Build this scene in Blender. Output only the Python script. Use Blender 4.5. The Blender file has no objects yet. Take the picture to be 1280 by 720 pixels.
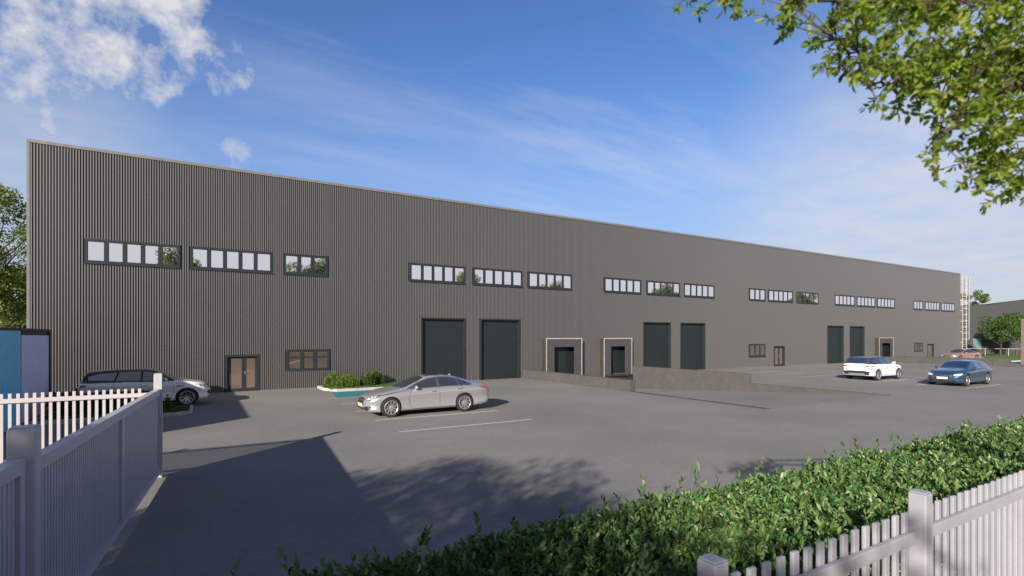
import bpy, bmesh, math, random
import numpy as np
from mathutils import Vector, Matrix, noise
from mathutils.bvhtree import BVHTree
from mathutils.geometry import delaunay_2d_cdt
R = math.radians
scene = bpy.context.scene
COL = scene.collection
rng = np.random.default_rng(7)
random.seed(7)

# ---------------------------------------------------------------- camera frame
FOC, CX, CY, H = 659.0, 640.0, 421.0, 2.85
ca, sa = 0.5105, 0.8598
def ray(px):
    u = (px-CX)/FOC
    return ca+sa*u, sa-ca*u
def ground(px, py, z=0.0):
    t = FOC*(H-z)/(py-CY); a, b = ray(px); return a*t, b*t
DF = 30.9                                    # distance of the long facade
def fx(px, D=DF):
    a, b = ray(px); return D*a/b
def fz(px, py, D=DF):
    a, b = ray(px); return H+(CY-py)/FOC*D/b
def at(px, py, t):
    a, b = ray(px); return Vector((a*t, b*t, H+(CY-py)/FOC*t))
SUNH = Vector((0.789, 0.614, 0)); SUNEL = 21.0

# ---------------------------------------------------------------- materials
MATS = {}
def newmat(name):
    m = bpy.data.materials.new(name); m.use_nodes = True
    nt = m.node_tree; b = nt.nodes['Principled BSDF']; MATS[name] = m
    return m, nt, b
def N(nt, typ, **kw):
    n = nt.nodes.new(typ)
    for k, v in kw.items(): setattr(n, k, v)
    return n
def ramp(nt, fac, stops):
    r = N(nt, 'ShaderNodeValToRGB'); e = r.color_ramp.elements
    while len(e) < len(stops): e.new(0.5)
    for i, (p, c) in enumerate(stops):
        e[i].position = p; e[i].color = (*c, 1) if len(c) == 3 else c
    nt.links.new(fac, r.inputs[0]); return r.outputs[0]
def noise_tex(nt, scale, detail=4, rough=.55, vec=None, dim='3D'):
    n = N(nt, 'ShaderNodeTexNoise'); n.noise_dimensions = dim
    n.inputs['Scale'].default_value = scale; n.inputs['Detail'].default_value = detail
    n.inputs['Roughness'].default_value = rough
    if vec is None:
        g = N(nt, 'ShaderNodeNewGeometry'); vec = g.outputs['Position']
    nt.links.new(vec, n.inputs['Vector']); return n.outputs['Fac']
def mixc(nt, fac, a, b, mode='MIX'):
    m = N(nt, 'ShaderNodeMix', data_type='RGBA', blend_type=mode)
    if isinstance(fac, float): m.inputs[0].default_value = fac
    else: nt.links.new(fac, m.inputs[0])
    for s, v in ((m.inputs[6], a), (m.inputs[7], b)):
        if isinstance(v, tuple): s.default_value = (*v, 1)
        else: nt.links.new(v, s)
    return m.outputs[2]
def bump(nt, b, h, strength=.3, dist=.01):
    n = N(nt, 'ShaderNodeBump'); n.inputs['Strength'].default_value = strength
    n.inputs['Distance'].default_value = dist
    nt.links.new(h, n.inputs['Height']); nt.links.new(n.outputs[0], b.inputs['Normal'])
def simple(name, col, rough=.5, metal=0.0, var=0.12, vscale=3.0, coat=0.0, spec=.5, bmp=0, bscale=60):
    m, nt, b = newmat(name)
    b.inputs['Roughness'].default_value = rough; b.inputs['Metallic'].default_value = metal
    b.inputs['Specular IOR Level'].default_value = spec
    b.inputs['Coat Weight'].default_value = coat; b.inputs['Coat Roughness'].default_value = .04
    if var:
        n = noise_tex(nt, vscale)
        lo = tuple(c*(1-var) for c in col); hi = tuple(min(1, c*(1+var)) for c in col)
        nt.links.new(ramp(nt, n, [(.3, lo), (.7, hi)]), b.inputs['Base Color'])
    else: b.inputs['Base Color'].default_value = (*col, 1)
    if bmp: bump(nt, b, noise_tex(nt, bscale), bmp)
    return m
# asphalt
m, nt, b = newmat('asphalt')
fine = noise_tex(nt, 70, 8, .9); mid = noise_tex(nt, 7, 6, .7); big = noise_tex(nt, .22, 4, .6)
c1 = ramp(nt, fine, [(.3, (.130, .125, .117)), (.5, (.226, .217, .203)), (.72, (.38, .365, .34))])
c2 = mixc(nt, .55, c1, ramp(nt, mid, [(.3, (.72, .72, .72)), (.7, (1.12, 1.12, 1.12))]), 'MULTIPLY')
c3 = mixc(nt, .5, c2, ramp(nt, big, [(.35, (.78, .78, .78)), (.65, (1.12, 1.11, 1.10))]), 'MULTIPLY')
v = N(nt, 'ShaderNodeTexVoronoi'); v.inputs['Scale'].default_value = 55
g = N(nt, 'ShaderNodeNewGeometry'); nt.links.new(g.outputs['Position'], v.inputs['Vector'])
sp = ramp(nt, v.outputs['Distance'], [(.05, (1, 1, 1)), (.13, (0, 0, 0))])
c4 = mixc(nt, sp, c3, (.50, .48, .46))
nt.links.new(c4, b.inputs['Base Color']); b.inputs['Roughness'].default_value = .82
b.inputs['Specular IOR Level'].default_value = .2
bump(nt, b, fine, .35, .006)
# cladding metal
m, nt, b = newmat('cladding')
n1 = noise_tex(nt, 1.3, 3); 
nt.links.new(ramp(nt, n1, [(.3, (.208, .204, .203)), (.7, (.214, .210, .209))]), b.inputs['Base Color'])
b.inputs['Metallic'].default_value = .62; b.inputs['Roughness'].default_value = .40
simple('cladding_back_shade', (.05, .048, .047), .6, .2)  # cladding metal darkened: shade between the ribs put into the back colour
simple('coping_metal', (.215, .205, .20), .4, .3)
simple('anthracite', (.020, .026, .031), .42, .1)
simple('door_panel', (.013, .020, .022), .5, .1, .1, .8)
simple('shelter', (.055, .053, .058), .75)
simple('shelter_side', (.045, .033, .025), .7)
simple('teal_pane', (.10, .17, .17), .3)
simple('black_rubber', (.015, .015, .015), .7)
simple('white_trim', (.46, .44, .42), .5)
simple('white_paint', (.58, .57, .55), .75, 0, .18, 9)
simple('shaded_fence_paint', (.34, .335, .365), .45, 0, .10, 3)  # white fence paint darkened: the near fence's partial shade is in the colour
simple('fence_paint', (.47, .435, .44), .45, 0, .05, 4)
simple('gate_paint', (.50, .49, .55), .38, .15, .05, 4)
simple('turquoise_paint', (.02, .19, .23), .7, 0, .2, 6)
simple('blue_panel', (.20, .62, .88), .5, 0, .04)
simple('pale_panel', (.68, .70, .90), .5, 0, .04)  # white panel, its bluish shade put into the colour
simple('dark_frame', (.03, .032, .042), .5)
simple('brown_wall', (.17, .12, .09), .8, 0, .2, 6)
simple('galv', (.62, .62, .60), .45, .2)
simple('grey_building', (.030, .030, .032), .7, 0, .08, .5)
simple('steel', (.6, .6, .6), .25, .9)
simple('bark', (.075, .055, .04), .85, 0, .35, 14, bmp=.6, bscale=30)
simple('hedge_wood', (.03, .03, .018), .9, 0, .4, 20)
simple('soil', (.05, .04, .028), .95, 0, .4, 12)
# kerb and concrete
m, nt, b = newmat('concrete')
a1 = noise_tex(nt, 2.2, 8, .7); a2 = noise_tex(nt, .6, 4); a3 = noise_tex(nt, 60, 3)
cc = ramp(nt, a1, [(.3, (.066, .063, .059)), (.5, (.078, .074, .070)), (.7, (.094, .090, .085))])
cc = mixc(nt, .5, cc, ramp(nt, a2, [(.3, (.8, .8, .79)), (.7, (1.1, 1.08, 1.05))]), 'MULTIPLY')
nt.links.new(cc, b.inputs['Base Color']); b.inputs['Roughness'].default_value = .85
bump(nt, b, a3, .3, .004)
simple('kerb_stone', (.42, .41, .40), .8, 0, .16, 5, bmp=.2)
# glass with a reflective coating
def glassmat(name, tint, refl, dark):
    m, nt, b = newmat(name)
    b.inputs['Base Color'].default_value = (*dark, 1); b.inputs['Roughness'].default_value = .12
    gl = N(nt, 'ShaderNodeBsdfGlossy'); gl.inputs['Color'].default_value = (*tint, 1)
    gl.inputs['Roughness'].default_value = .015
    mx = N(nt, 'ShaderNodeMixShader'); mx.inputs[0].default_value = refl
    out = nt.nodes['Material Output']
    nt.links.new(b.outputs[0], mx.inputs[1]); nt.links.new(gl.outputs[0], mx.inputs[2])
    nt.links.new(mx.outputs[0], out.inputs['Surface'])
    nz = noise_tex(nt, .9, 2); bp = N(nt, 'ShaderNodeBump'); bp.inputs['Strength'].default_value = .04
    bp.inputs['Distance'].default_value = .02
    nt.links.new(nz, bp.inputs['Height']); nt.links.new(bp.outputs[0], gl.inputs['Normal'])
    return m
glassmat('mirror_glass', (.93, .92, .97), .90, (.05, .05, .06))
glassmat('low_glass', (.62, .55, .50), .38, (.11, .085, .065))
glassmat('door_glass', (.5, .45, .42), .30, (.16, .12, .095))
glassmat('car_glass', (.78, .80, .84), .36, (.016, .018, .022))
# foliage
def leafmat(name, stops, trans=.25, rough=.45):
    m, nt, b = newmat(name)
    g = N(nt, 'ShaderNodeNewGeometry')
    c = ramp(nt, g.outputs['Random Per Island'], stops)
    nt.links.new(c, b.inputs['Base Color']); b.inputs['Roughness'].default_value = rough
    b.inputs['Specular IOR Level'].default_value = .4
    t = N(nt, 'ShaderNodeBsdfTranslucent'); 
    tc = mixc(nt, 1.0, c, (1.3, 1.35, .55), 'MULTIPLY'); nt.links.new(tc, t.inputs['Color'])
    mx = N(nt, 'ShaderNodeMixShader'); mx.inputs[0].default_value = trans
    nt.links.new(b.outputs[0], mx.inputs[1]); nt.links.new(t.outputs[0], mx.inputs[2])
    nt.links.new(mx.outputs[0], nt.nodes['Material Output'].inputs['Surface'])
    return m
leafmat('hedge_leaf', [(0, (.034, .085, .028)), (.3, (.070, .155, .045)), (.7, (.125, .235, .065)), (.93, (.20, .27, .08)), (.995, (.50, .50, .30))], .3, .42)
leafmat('shrub_leaf', [(0, (.05, .10, .012)), (.5, (.10, .18, .02)), (1, (.20, .27, .04))], .2)
leafmat('shrub_leaf_dark', [(0, (.03, .07, .015)), (.5, (.06, .12, .025)), (1, (.11, .18, .04))], .2)
leafmat('tree_leaf', [(0, (.075, .12, .03)), (.5, (.15, .20, .055)), (1, (.27, .31, .12))], .38)
leafmat('branch_leaf', [(0, (.09, .165, .018)), (.5, (.20, .285, .032)), (1, (.42, .47, .09))], .6, .5)
leafmat('grass_blade', [(0, (.03, .075, .012)), (.6, (.06, .12, .02)), (1, (.12, .18, .04))], .2)
m, nt, b = newmat('lawn')
n1 = noise_tex(nt, 1.2, 6, .7); n2 = noise_tex(nt, 40, 4, .7)
cc = ramp(nt, n1, [(.3, (.055, .12, .02)), (.7, (.11, .19, .035))])
cc = mixc(nt, .6, cc, ramp(nt, n2, [(.3, (.55, .6, .5)), (.7, (1.2, 1.15, 1.1))]), 'MULTIPLY')
nt.links.new(cc, b.inputs['Base Color']); b.inputs['Roughness'].default_value = .9
bump(nt, b, n2, .8, .03)

# ---------------------------------------------------------------- mesh helpers
class MB:
    def __init__(s): s.v = []; s.f = []
    def add(s, V, F):
        o = len(s.v); s.v += [tuple(p) for p in V]; s.f += [tuple(i+o for i in f) for f in F]; return s
    def box(s, x0, x1, y0, y1, z0, z1):
        V = [(x, y, z) for x in (x0, x1) for y in (y0, y1) for z in (z0, z1)]
        F = [(0, 1, 3, 2), (4, 6, 7, 5), (0, 4, 5, 1), (2, 3, 7, 6), (0, 2, 6, 4), (1, 5, 7, 3)]
        return s.add(V, F)
    def bbox(s, x0, x1, y0, y1, z0, z1, bv=.01):
        """box with chamfered edges"""
        bm = bmesh.new(); bmesh.ops.create_cube(bm, size=1)
        for q in bm.verts:
            q.co = Vector(((x0+x1)/2+q.co.x*(x1-x0), (y0+y1)/2+q.co.y*(y1-y0), (z0+z1)/2+q.co.z*(z1-z0)))
        bmesh.ops.bevel(bm, geom=bm.edges[:], offset=bv, segments=1, affect='EDGES')
        bm.verts.ensure_lookup_table()
        s.add([q.co[:] for q in bm.verts], [[q.index for q in f.verts] for f in bm.faces]); bm.free(); return s
    def prism(s, pts, vec):
        """closed polygon of 3D points extruded by vec"""
        n = len(pts); V = [Vector(p) for p in pts]; V += [p+Vector(vec) for p in V]
        F = [tuple(range(n)), tuple(range(2*n-1, n-1, -1))]
        F += [(i, i+n, (i+1) % n+n, (i+1) % n) for i in range(n)]
        return s.add(V, F)
    def tube(s, pts, rad, n=8):
        pts = [Vector(p) for p in pts]
        if not hasattr(rad, '__len__'): rad = [rad]*len(pts)
        V = []; F = []; up = None
        for i, p in enumerate(pts):
            d = (pts[min(i+1, len(pts)-1)]-pts[max(i-1, 0)])
            d = d.normalized() if d.length > 1e-9 else Vector((0, 0, 1))
            a = d.orthogonal().normalized() if up is None else (up-d*up.dot(d)).normalized()
            up = a; c = d.cross(a)
            for k in range(n):
                th = 2*math.pi*k/n; V.append(p+(a*math.cos(th)+c*math.sin(th))*rad[i])
        for i in range(len(pts)-1):
            for k in range(n):
                F.append((i*n+k, i*n+(k+1) % n, (i+1)*n+(k+1) % n, (i+1)*n+k))
        F.append(tuple(range(n-1, -1, -1))); F.append(tuple((len(pts)-1)*n+k for k in range(n)))
        return s.add(V, F)
    def lathe(s, prof, c, axis='y', n=32, closed=False):
        """prof: list of (r, h) about the axis"""
        V = []; F = []; m = len(prof)
        for k in range(n):
            th = 2*math.pi*k/n; co, si = math.cos(th), math.sin(th)
            for r, h in prof:
                p = (r*co, h, r*si) if axis == 'y' else (r*co, r*si, h)
                V.append((p[0]+c[0], p[1]+c[1], p[2]+c[2]))
        mm = m if closed else m-1
        for k in range(n):
            for j in range(mm):
                j2 = (j+1) % m; k2 = (k+1) % n
                F.append((k*m+j, k*m+j2, k2*m+j2, k2*m+j))
        return s.add(V, F)
    def build(s, name, mat, parent=None, smooth=False, origin=None):
        return mesh_obj(name, s.v, s.f, mat, parent, smooth, origin)
def root_loc(o):
    while o.parent: o = o.parent
    return o.location.copy() if not o.get('_local') else Vector((0, 0, 0))
def mesh_obj(name, V, F, mat, parent=None, smooth=False, origin=None):
    off = root_loc(parent) if parent else (Vector(origin) if origin else Vector((0, 0, 0)))
    me = bpy.data.meshes.new(name)
    if off.length: V = [(p[0]-off.x, p[1]-off.y, p[2]-off.z) for p in V]
    me.from_pydata(V, [], F)
    bm = bmesh.new(); bm.from_mesh(me)
    bmesh.ops.recalc_face_normals(bm, faces=bm.faces); bm.to_mesh(me); bm.free()
    if smooth:
        me.shade_smooth()
        try: me.set_sharp_from_angle(angle=R(smooth if smooth > 1 else 40))
        except Exception: pass
    me.materials.append(MATS[mat] if isinstance(mat, str) else mat)
    o = bpy.data.objects.new(name, me); COL.objects.link(o)
    if parent: o.parent = parent
    elif origin: o.location = origin
    return o
def tag(o, label=None, cat=None, group=None, kind=None):
    if label: o['label'] = label
    if cat: o['category'] = cat
    if group: o['group'] = group
    if kind: o['kind'] = kind
    return o
def thing(name, loc, label, cat, group=None, rz=0, local=False):
    o = bpy.data.objects.new(name, None); COL.objects.link(o)
    o.location = loc; o.rotation_euler = (0, 0, rz); o.empty_display_size = .3
    if local: o['_local'] = 1
    return tag(o, label, cat, group)
def copy_tree(o, parent=None):
    c = o.copy(); COL.objects.link(c); c.parent = parent
    for ch in list(o.children): copy_tree(ch, c)
    return c
def leaf_mesh(name, P, A, Nn, L, W, mat, parent, fold=.25, full=True):
    """P centres, A long axis, Nn normal, L length, W width (numpy arrays)"""
    off = np.array(root_loc(parent)) if parent else 0
    n = len(P); A = A/np.linalg.norm(A, axis=1)[:, None]
    S = np.cross(Nn, A); S /= np.linalg.norm(S, axis=1)[:, None]+1e-9
    U = np.cross(A, S); L = L[:, None]; W = W[:, None]
    b0 = P-A*L*.5-off; up = U*W*fold
    if full:
        V = np.stack([b0, b0+A*L*.30+S*W*.42+up, b0+A*L*.68+S*W*.40+up, b0+A*L-U*W*fold*.6,
                      b0+A*L*.68-S*W*.40+up, b0+A*L*.30-S*W*.42+up], 1).reshape(-1, 3)
        base = np.arange(n)[:, None]*6
        F = np.concatenate([base+np.array([0, 1, 2, 3]), base+np.array([0, 3, 4, 5])], 1).reshape(-1)
        nf = 2*n; k = 4
    else:
        V = np.stack([b0, b0+A*L*.5+S*W*.5+up, b0+A*L, b0+A*L*.5-S*W*.5+up], 1).reshape(-1, 3)
        F = np.arange(4*n); nf = n; k = 4
    me = bpy.data.meshes.new(name); me.vertices.add(len(V)); me.vertices.foreach_set('co', V.astype('f').ravel())
    me.loops.add(nf*k); me.loops.foreach_set('vertex_index', F.astype('i'))
    me.polygons.add(nf); me.polygons.foreach_set('loop_start', (np.arange(nf)*k).astype('i'))
    me.update(); me.validate(); me.materials.append(MATS[mat])
    o = bpy.data.objects.new(name, me); COL.objects.link(o)
    if parent: o.parent = parent
    return o
def rdir(n):
    v = rng.normal(size=(n, 3)); return v/np.linalg.norm(v, axis=1)[:, None]

# ---------------------------------------------------------------- ground with two ramp pits
PY0, PY1 = 12.6, DF+.3
PITS = [(19.5, 28.9), (66.7, 71.0)]
xs = [-900, -60, -12, PITS[0][0], PITS[0][1], PITS[1][0], PITS[1][1], 110, 1200]
ys = [-900, -60, PY0, PY1, 100, 1200]
gm = MB()
for i in range(len(xs)-1):
    for j in range(len(ys)-1):
        if j == 2 and (xs[i], xs[i+1]) in PITS: continue
        gm.add([(xs[i], ys[j], 0), (xs[i+1], ys[j], 0), (xs[i+1], ys[j+1], 0), (xs[i], ys[j+1], 0)], [(0, 1, 2, 3)])
bm_g = gm.build('yard_ground', 'asphalt'); tag(bm_g, kind='structure')
for x0, x1 in PITS:
    r = MB().add([(x0-.1, PY0, -.001), (x1+.1, PY0, -.001), (x1+.1, PY1, -1.2), (x0-.1, PY1, -1.2)], [(0, 1, 2, 3)])
    tag(r.build('ramp_ground', 'asphalt'), kind='structure')
# retaining walls
def ret_wall(x0, x1, label, ytop=DF-.04, low=.6):
    pts = [(ytop, -1.35), (ytop, low), (20.3, low), (20.3, .012), (12.75, .012), (12.45, -.4), (20.0, -1.0)]
    w = MB().prism([(x0, y, z) for y, z in pts], (x1-x0, 0, 0))
    tag(w.build('retaining_wall', 'concrete', origin=(x0, 20, 0)), label, 'retaining wall', 'concrete walls beside the loading ramps')
ret_wall(19.14, 19.52, 'low concrete retaining wall left of the two nearest loading docks')
ret_wall(28.88, 29.12, 'tall concrete retaining wall right of the two nearest loading docks', DF-.60)
ret_wall(66.5, 66.74, 'far low concrete wall left of the single distant dock, behind the white SUV')
ret_wall(70.98, 71.22, 'far low concrete wall right of the single distant dock, before the bronze car')

# painted markings (sheets 4 mm up)
def line(x0, x1, y, w=.09):
    q = MB().add([(x0, y-w/2, .004), (x1, y-w/2, .004), (x1, y+w/2, .004), (x0, y+w/2, .004)], [(0, 1, 2, 3)])
    tag(q.build('bay_line', 'white_paint'), kind='structure')
for k in range(5): line(5.15, 9.9, 15.3+2.5*k)
for k in range(8): line(36.3, 41.2, 12.2+2.35*k)
q = MB().add([(5.5, 25.35, .004), (10.3, 25.35, .004), (10.3, 28.06, .004), (5.9, 28.06, .004)], [(0, 1, 2, 3)])
tag(q.build('turquoise_bay', 'turquoise_paint'), kind='structure')
q = MB().add([(74.5, 19.5, .004), (88, 19.5, .004), (88, 22.3, .004), (75.5, 22.3, .004)], [(0, 1, 2, 3)])
tag(q.build('turquoise_bay', 'turquoise_paint'), kind='structure')

# kerbed islands
def grass_blades(poly_box, n, zb, hgt, name='grass'):
    x0, x1, y0, y1 = poly_box
    P = np.stack([rng.uniform(x0, x1, n), rng.uniform(y0, y1, n), np.full(n, zb+hgt*.4)], 1)
    A = rdir(n)*.5+np.array([0, 0, 1.0]); 
    o = leaf_mesh(name, P, A, rdir(n), rng.uniform(.6, 1.2, n)*hgt, rng.uniform(.008, .016, n), 'grass_blade', None, .1, False)
    tag(o, 'short green grass', 'grass', kind='stuff'); return o
def island(outer, kw=.14, hk=.13):
    """outer polygon counter-clockwise; kerb stones round it, soil and turf inside"""
    n = len(outer); O = [Vector((x, y, 0)) for x, y in outer]
    c = sum(O, Vector())/n; I = []
    for i in range(n):
        p, a, b_ = O[i], O[i-1], O[(i+1) % n]
        n1 = Vector((-(p-a).y, (p-a).x, 0)).normalized(); n2 = Vector((-(b_-p).y, (b_-p).x, 0)).normalized()
        m_ = (n1+n2).normalized(); I.append(p+m_*kw/max(.35, m_.dot(n1)))
    mb = MB()
    for i in range(n):
        j = (i+1) % n; L = (O[j]-O[i]).length; k = max(1, round(L/1.0)); gp = .012/max(L, .1)
        for q_ in range(k):
            s0, s1 = q_/k+(gp if q_ else 0), (q_+1)/k-(gp if q_ < k-1 else 0)
            a0, a1 = O[i].lerp(O[j], s0), O[i].lerp(O[j], s1); b0, b1 = I[i].lerp(I[j], s0), I[i].lerp(I[j], s1)
            e = Vector((0, 0, hk)); ch = .02
            i0, i1 = a0.lerp(b0, ch/kw), a1.lerp(b1, ch/kw)
            V = [a0, a1, b1, b0, a0+Vector((0, 0, hk-ch)), a1+Vector((0, 0, hk-ch)), i1+e, b1+e, b0+e, i0+e]
            mb.add(V, [(0, 1, 5, 4), (4, 5, 6, 9), (9, 6, 7, 8), (3, 8, 7, 2), (0, 4, 9, 8, 3), (1, 2, 7, 6, 5)])
    tag(mb.build('kerb', 'kerb_stone'), kind='structure')
    t = MB().add([(p.x, p.y, hk-.03) for p in I], [tuple(range(n))]); tag(t.build('turf_ground', 'lawn'), kind='structure')
island([(-4.7, 22.35), (-.65, 22.35), (-.2, 23.0), (-.2, 24.7), (-4.7, 24.7)])
island([(6.15, 28.15), (10.3, 28.15), (10.6, 30.7), (5.65, 30.7), (5.65, 29.2)])
grass_blades((-4.5, -.3, 22.6, 24.6), 9000, .10, .09)
grass_blades((5.85, 10.4, 28.35, 30.6), 9000, .10, .09)
# lawn beyond the far end of the warehouse, with its kerb
LP = [(91.2, 30.2), (77, 22.4), (110, 21.6), (190, 0), (190, 90), (91.2, 90)]
t = MB().add([(x, y, .06) for x, y in LP], [tuple(range(len(LP)))]); tag(t.build('lawn_ground', 'lawn'), kind='structure')
kb = MB()
for (xa, ya), (xb, yb) in ((LP[0], LP[1]), (LP[1], LP[2])):
    d = Vector((xb-xa, yb-ya, 0)); L = d.length; d.normalize(); nn = Vector((-d.y, d.x, 0))
    k = int(L/2)
    for i in range(k):
        p0 = Vector((xa, ya, 0))+d*(L*i/k+.01); p1 = Vector((xa, ya, 0))+d*(L*(i+1)/k-.01)
        kb.prism([p0, p1, p1+nn*.16, p0+nn*.16], (0, 0, .16))
tag(kb.build('lawn_kerb', 'kerb_stone'), kind='structure')

# ---------------------------------------------------------------- warehouse
XL, XR, HT = fx(35), 90.0, 11.45
wh = thing('warehouse', (40, DF, 0), 'long dark grey warehouse clad in narrow vertical metal ribs', 'warehouse')
UZ0, UZ1 = 6.25, 7.38
UW = [(105.6, 225.4, 5), (237.5, 340.8, 5), (354, 409.5, 3), (511.6, 581.3, 5), (590.9, 652.6, 5), (659.7, 714.4, 5),
      (754.8, 800.8, 5), (807.9, 849.3, 5), (854.2, 892.3, 5), (936, 956, 3), (959.8, 990.4, 5), (994.8, 1022.4, 5),
      (1043, 1067.7, 5), (1070.5, 1093.3, 5), (1096, 1117.5, 5), (1141.6, 1153, 3), (1155.8, 1173.8, 5), (1176, 1192.8, 5)]
OPEN = []      # x0,x1,z0,z1
upper = []
for a, b_, k in UW:
    w = (fx(a), fx(b_), UZ0, UZ1); OPEN.append(w); upper.append((w, k))
BIG = []
for a, b_ in ((526, 581.6), (600, 649.6), (804, 838), (850, 881), (1033.8, 1054), (1061.7, 1080)):
    w = (fx(a), fx(b_), 0, 4.05); OPEN.append(w); BIG.append(w)
ENT = (fx(281), fx(324.4), 0, 1.92); OPEN.append(ENT)
GW1 = (fx(358), fx(412), .98, 2.16); GW2 = (fx(936), fx(956), .98, 2.18); GW3 = (fx(1142), fx(1153), .98, 2.12)
OPEN += [GW1, GW2, GW3]
SD1 = (fx(967), fx(980.3), 0, 1.95); SD2 = (fx(1158.8), fx(1166.9), 0, 1.95); OPEN += [SD1, SD2]
DK = [(fx(677.8), fx(677.8)+3.15), (26.05, 28.87), (fx(1093), fx(1093)+3.3)]
DKT = 2.45; DKO = [(a+.10, b_-.10, -.02, DKT) for a, b_ in DK]; OPEN += DKO

def clad():
    ribs = MB(); back = MB(); pitch = .1035; n = int((XR-XL-.1)/pitch)
    for i in range(n):
        x = XL+.09+pitch*i; xc = x+.028
        zb = .03
        for (x0, x1) in PITS:
            if x0 < xc < x1: zb = .05
        cuts = sorted([(z0, z1) for (x0, x1, z0, z1) in OPEN if x0-.03 < xc < x1+.03])
        spans = []; z = zb
        for z0, z1 in cuts:
            if z0 > z+.02: spans.append((z, z0))
            z = max(z, z1)
        spans.append((z, HT-.02))
        for z0, z1 in spans:
            y = DF; d = .052
            V = [(x-.006, y, z0), (x+.000, y-d, z0), (x+.050, y-d, z0), (x+.056, y, z0)]
            V += [(a, b_, z1) for a, b_, _ in V]
            ribs.add(V, [(0, 1, 5, 4), (1, 2, 6, 5), (2, 3, 7, 6), (0, 3, 2, 1), (4, 5, 6, 7)])
    gx = sorted({XL, XR} | {o[0] for o in OPEN} | {o[1] for o in OPEN}); gz = sorted({-1.4, HT} | {o[2] for o in OPEN} | {o[3] for o in OPEN})
    for i in range(len(gx)-1):
        for j in range(len(gz)-1):
            cx, cz = (gx[i]+gx[i+1])/2, (gz[j]+gz[j+1])/2
            if any(o[0] < cx < o[1] and o[2] < cz < o[3] for o in OPEN): continue
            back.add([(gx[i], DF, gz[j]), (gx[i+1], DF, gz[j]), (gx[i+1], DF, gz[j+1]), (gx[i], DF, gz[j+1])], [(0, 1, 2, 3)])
    # end walls, rear wall and reveals behind the openings
    for x in (XL, XR):
        back.add([(x, DF, -1.4), (x, DF+40, -1.4), (x, DF+40, HT), (x, DF, HT)], [(0, 1, 2, 3)])
    back.add([(XL, DF+40, -1.4), (XR, DF+40, -1.4), (XR, DF+40, HT), (XL, DF+40, HT)], [(0, 1, 2, 3)])
    r = ribs.build('ribbed_cladding', 'cladding', wh); back.build('wall_sheet', 'cladding_back_shade', wh)
clad()
MB().box(XL-.03, XR+.03, DF-.085, DF+.25, HT-.02, HT+.12).build('roof_coping', 'coping_metal', wh)
MB().box(XL+.0, XR, DF+.25, DF+40, HT-.1, HT+.02).build('roof', 'coping_metal', wh)
MB().box(XL-.035, XL+.07, DF-.07, DF+.08, -.01, HT-.022).build('corner_trim', 'coping_metal', wh)
MB().box(XR-.07, XR+.035, DF-.07, DF+.08, -.01, HT-.022).build('corner_trim', 'coping_metal', wh)
sk = MB(); segs = sorted([(o[0], o[1]) for o in OPEN if o[2] <= 0] + PITS); x = XL+.07
for a, b_ in segs:
    if a > x: MB().box(x, a, DF-.06, DF+.0, -.01, .028).build('base_flashing', 'coping_metal', wh)
    x = max(x, b_)
MB().box(x, XR-.08, DF-.06, DF, -.01, .028).build('base_flashing', 'coping_metal', wh)
MB().box(PITS[0][0]+.05, PITS[0][1]-.05, DF-.03, DF-.002, -1.3, .04).build('dock_base_wall', 'concrete', wh)
MB().box(PITS[1][0]+.07, PITS[1][1]-.07, DF-.03, DF-.002, -1.3, .04).build('dock_base_wall', 'concrete', wh)

def window(w, k, mat, transom=False, name='window'):
    x0, x1, z0, z1 = w; fr = MB(); pn = MB(); t = .115; y0, y1 = DF-.074, DF+.10
    fr.box(x0, x1, y0, y1, z0, z0+t); fr.box(x0, x1, y0, y1, z1-t, z1)
    fr.box(x0, x0+t, y0, y1, z0+t, z1-t); fr.box(x1-t, x1, y0, y1, z0+t, z1-t)
    W = (x1-x0-2*t); pw = W/k; mt = .075 if k == 5 else .085
    for i in range(1, k):
        xm = x0+t+pw*i; fr.box(xm-mt, xm+mt, y0+.006, y1, z0+t, z1-t)
    for i in range(k):
        a = x0+t+pw*i+(mt if i else 0); b_ = x0+t+pw*(i+1)-(mt if i < k-1 else 0)
        tilt = rng.uniform(-.0025, .0025)
        pn.box(a-.003, b_+.003, DF-.050, DF-.03, z0+t-.003, z1-t+.003)
        # sash edge
        for (p, q_, r_, s_) in ((a, a+.022, z0+t, z1-t), (b_-.022, b_, z0+t, z1-t), (a, b_, z0+t, z0+t+.022), (a, b_, z1-t-.022, z1-t)):
            fr.box(p, q_, DF-.058, DF-.0503, r_, s_)
        if transom:
            zt = z1-t-.27; fr.box(a, b_, DF-.062, DF-.0503, zt-.09, zt)
    f = fr.build(name, 'anthracite', wh)
    pn.build('pane', mat, f)
    if not transom:
        MB().box(x0-.02, x1+.02, DF-.11, DF-.0745, z0-.03, z0+.005).build('sill', 'anthracite', f)
    bk = MB().box(x0, x1, DF+.11, DF+.14, z0, z1); bk.build('blind', 'dark_frame', f)
for w, k in upper: window(w, k, 'mirror_glass')
window(GW1, 3, 'low_glass', True); window(GW2, 3, 'low_glass'); window(GW3, 3, 'low_glass', True)

for (x0, x1, z0, z1) in BIG:
    f = MB(); f.box(x0, x0+.09, DF-.062, DF+.3, 0, z1); f.box(x1-.09, x1, DF-.062, DF+.3, 0, z1); f.box(x0+.09, x1-.09, DF-.062, DF+.3, z1-.09, z1)
    fo = f.build('industrial_door', 'anthracite', wh)
    p = MB(); n = 8; hh = (z1-.09)/n
    for i in range(n): p.bbox(x0+.09, x1-.09, DF+.16, DF+.21, hh*i+.0005, hh*(i+1)-.0005, .002)
    p.build('door_panel', 'door_panel', fo)
    MB().box(x0+.095, x1-.095, DF+.15, DF+.16, .0, .05).build('bottom_seal', 'black_rubber', fo)
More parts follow.
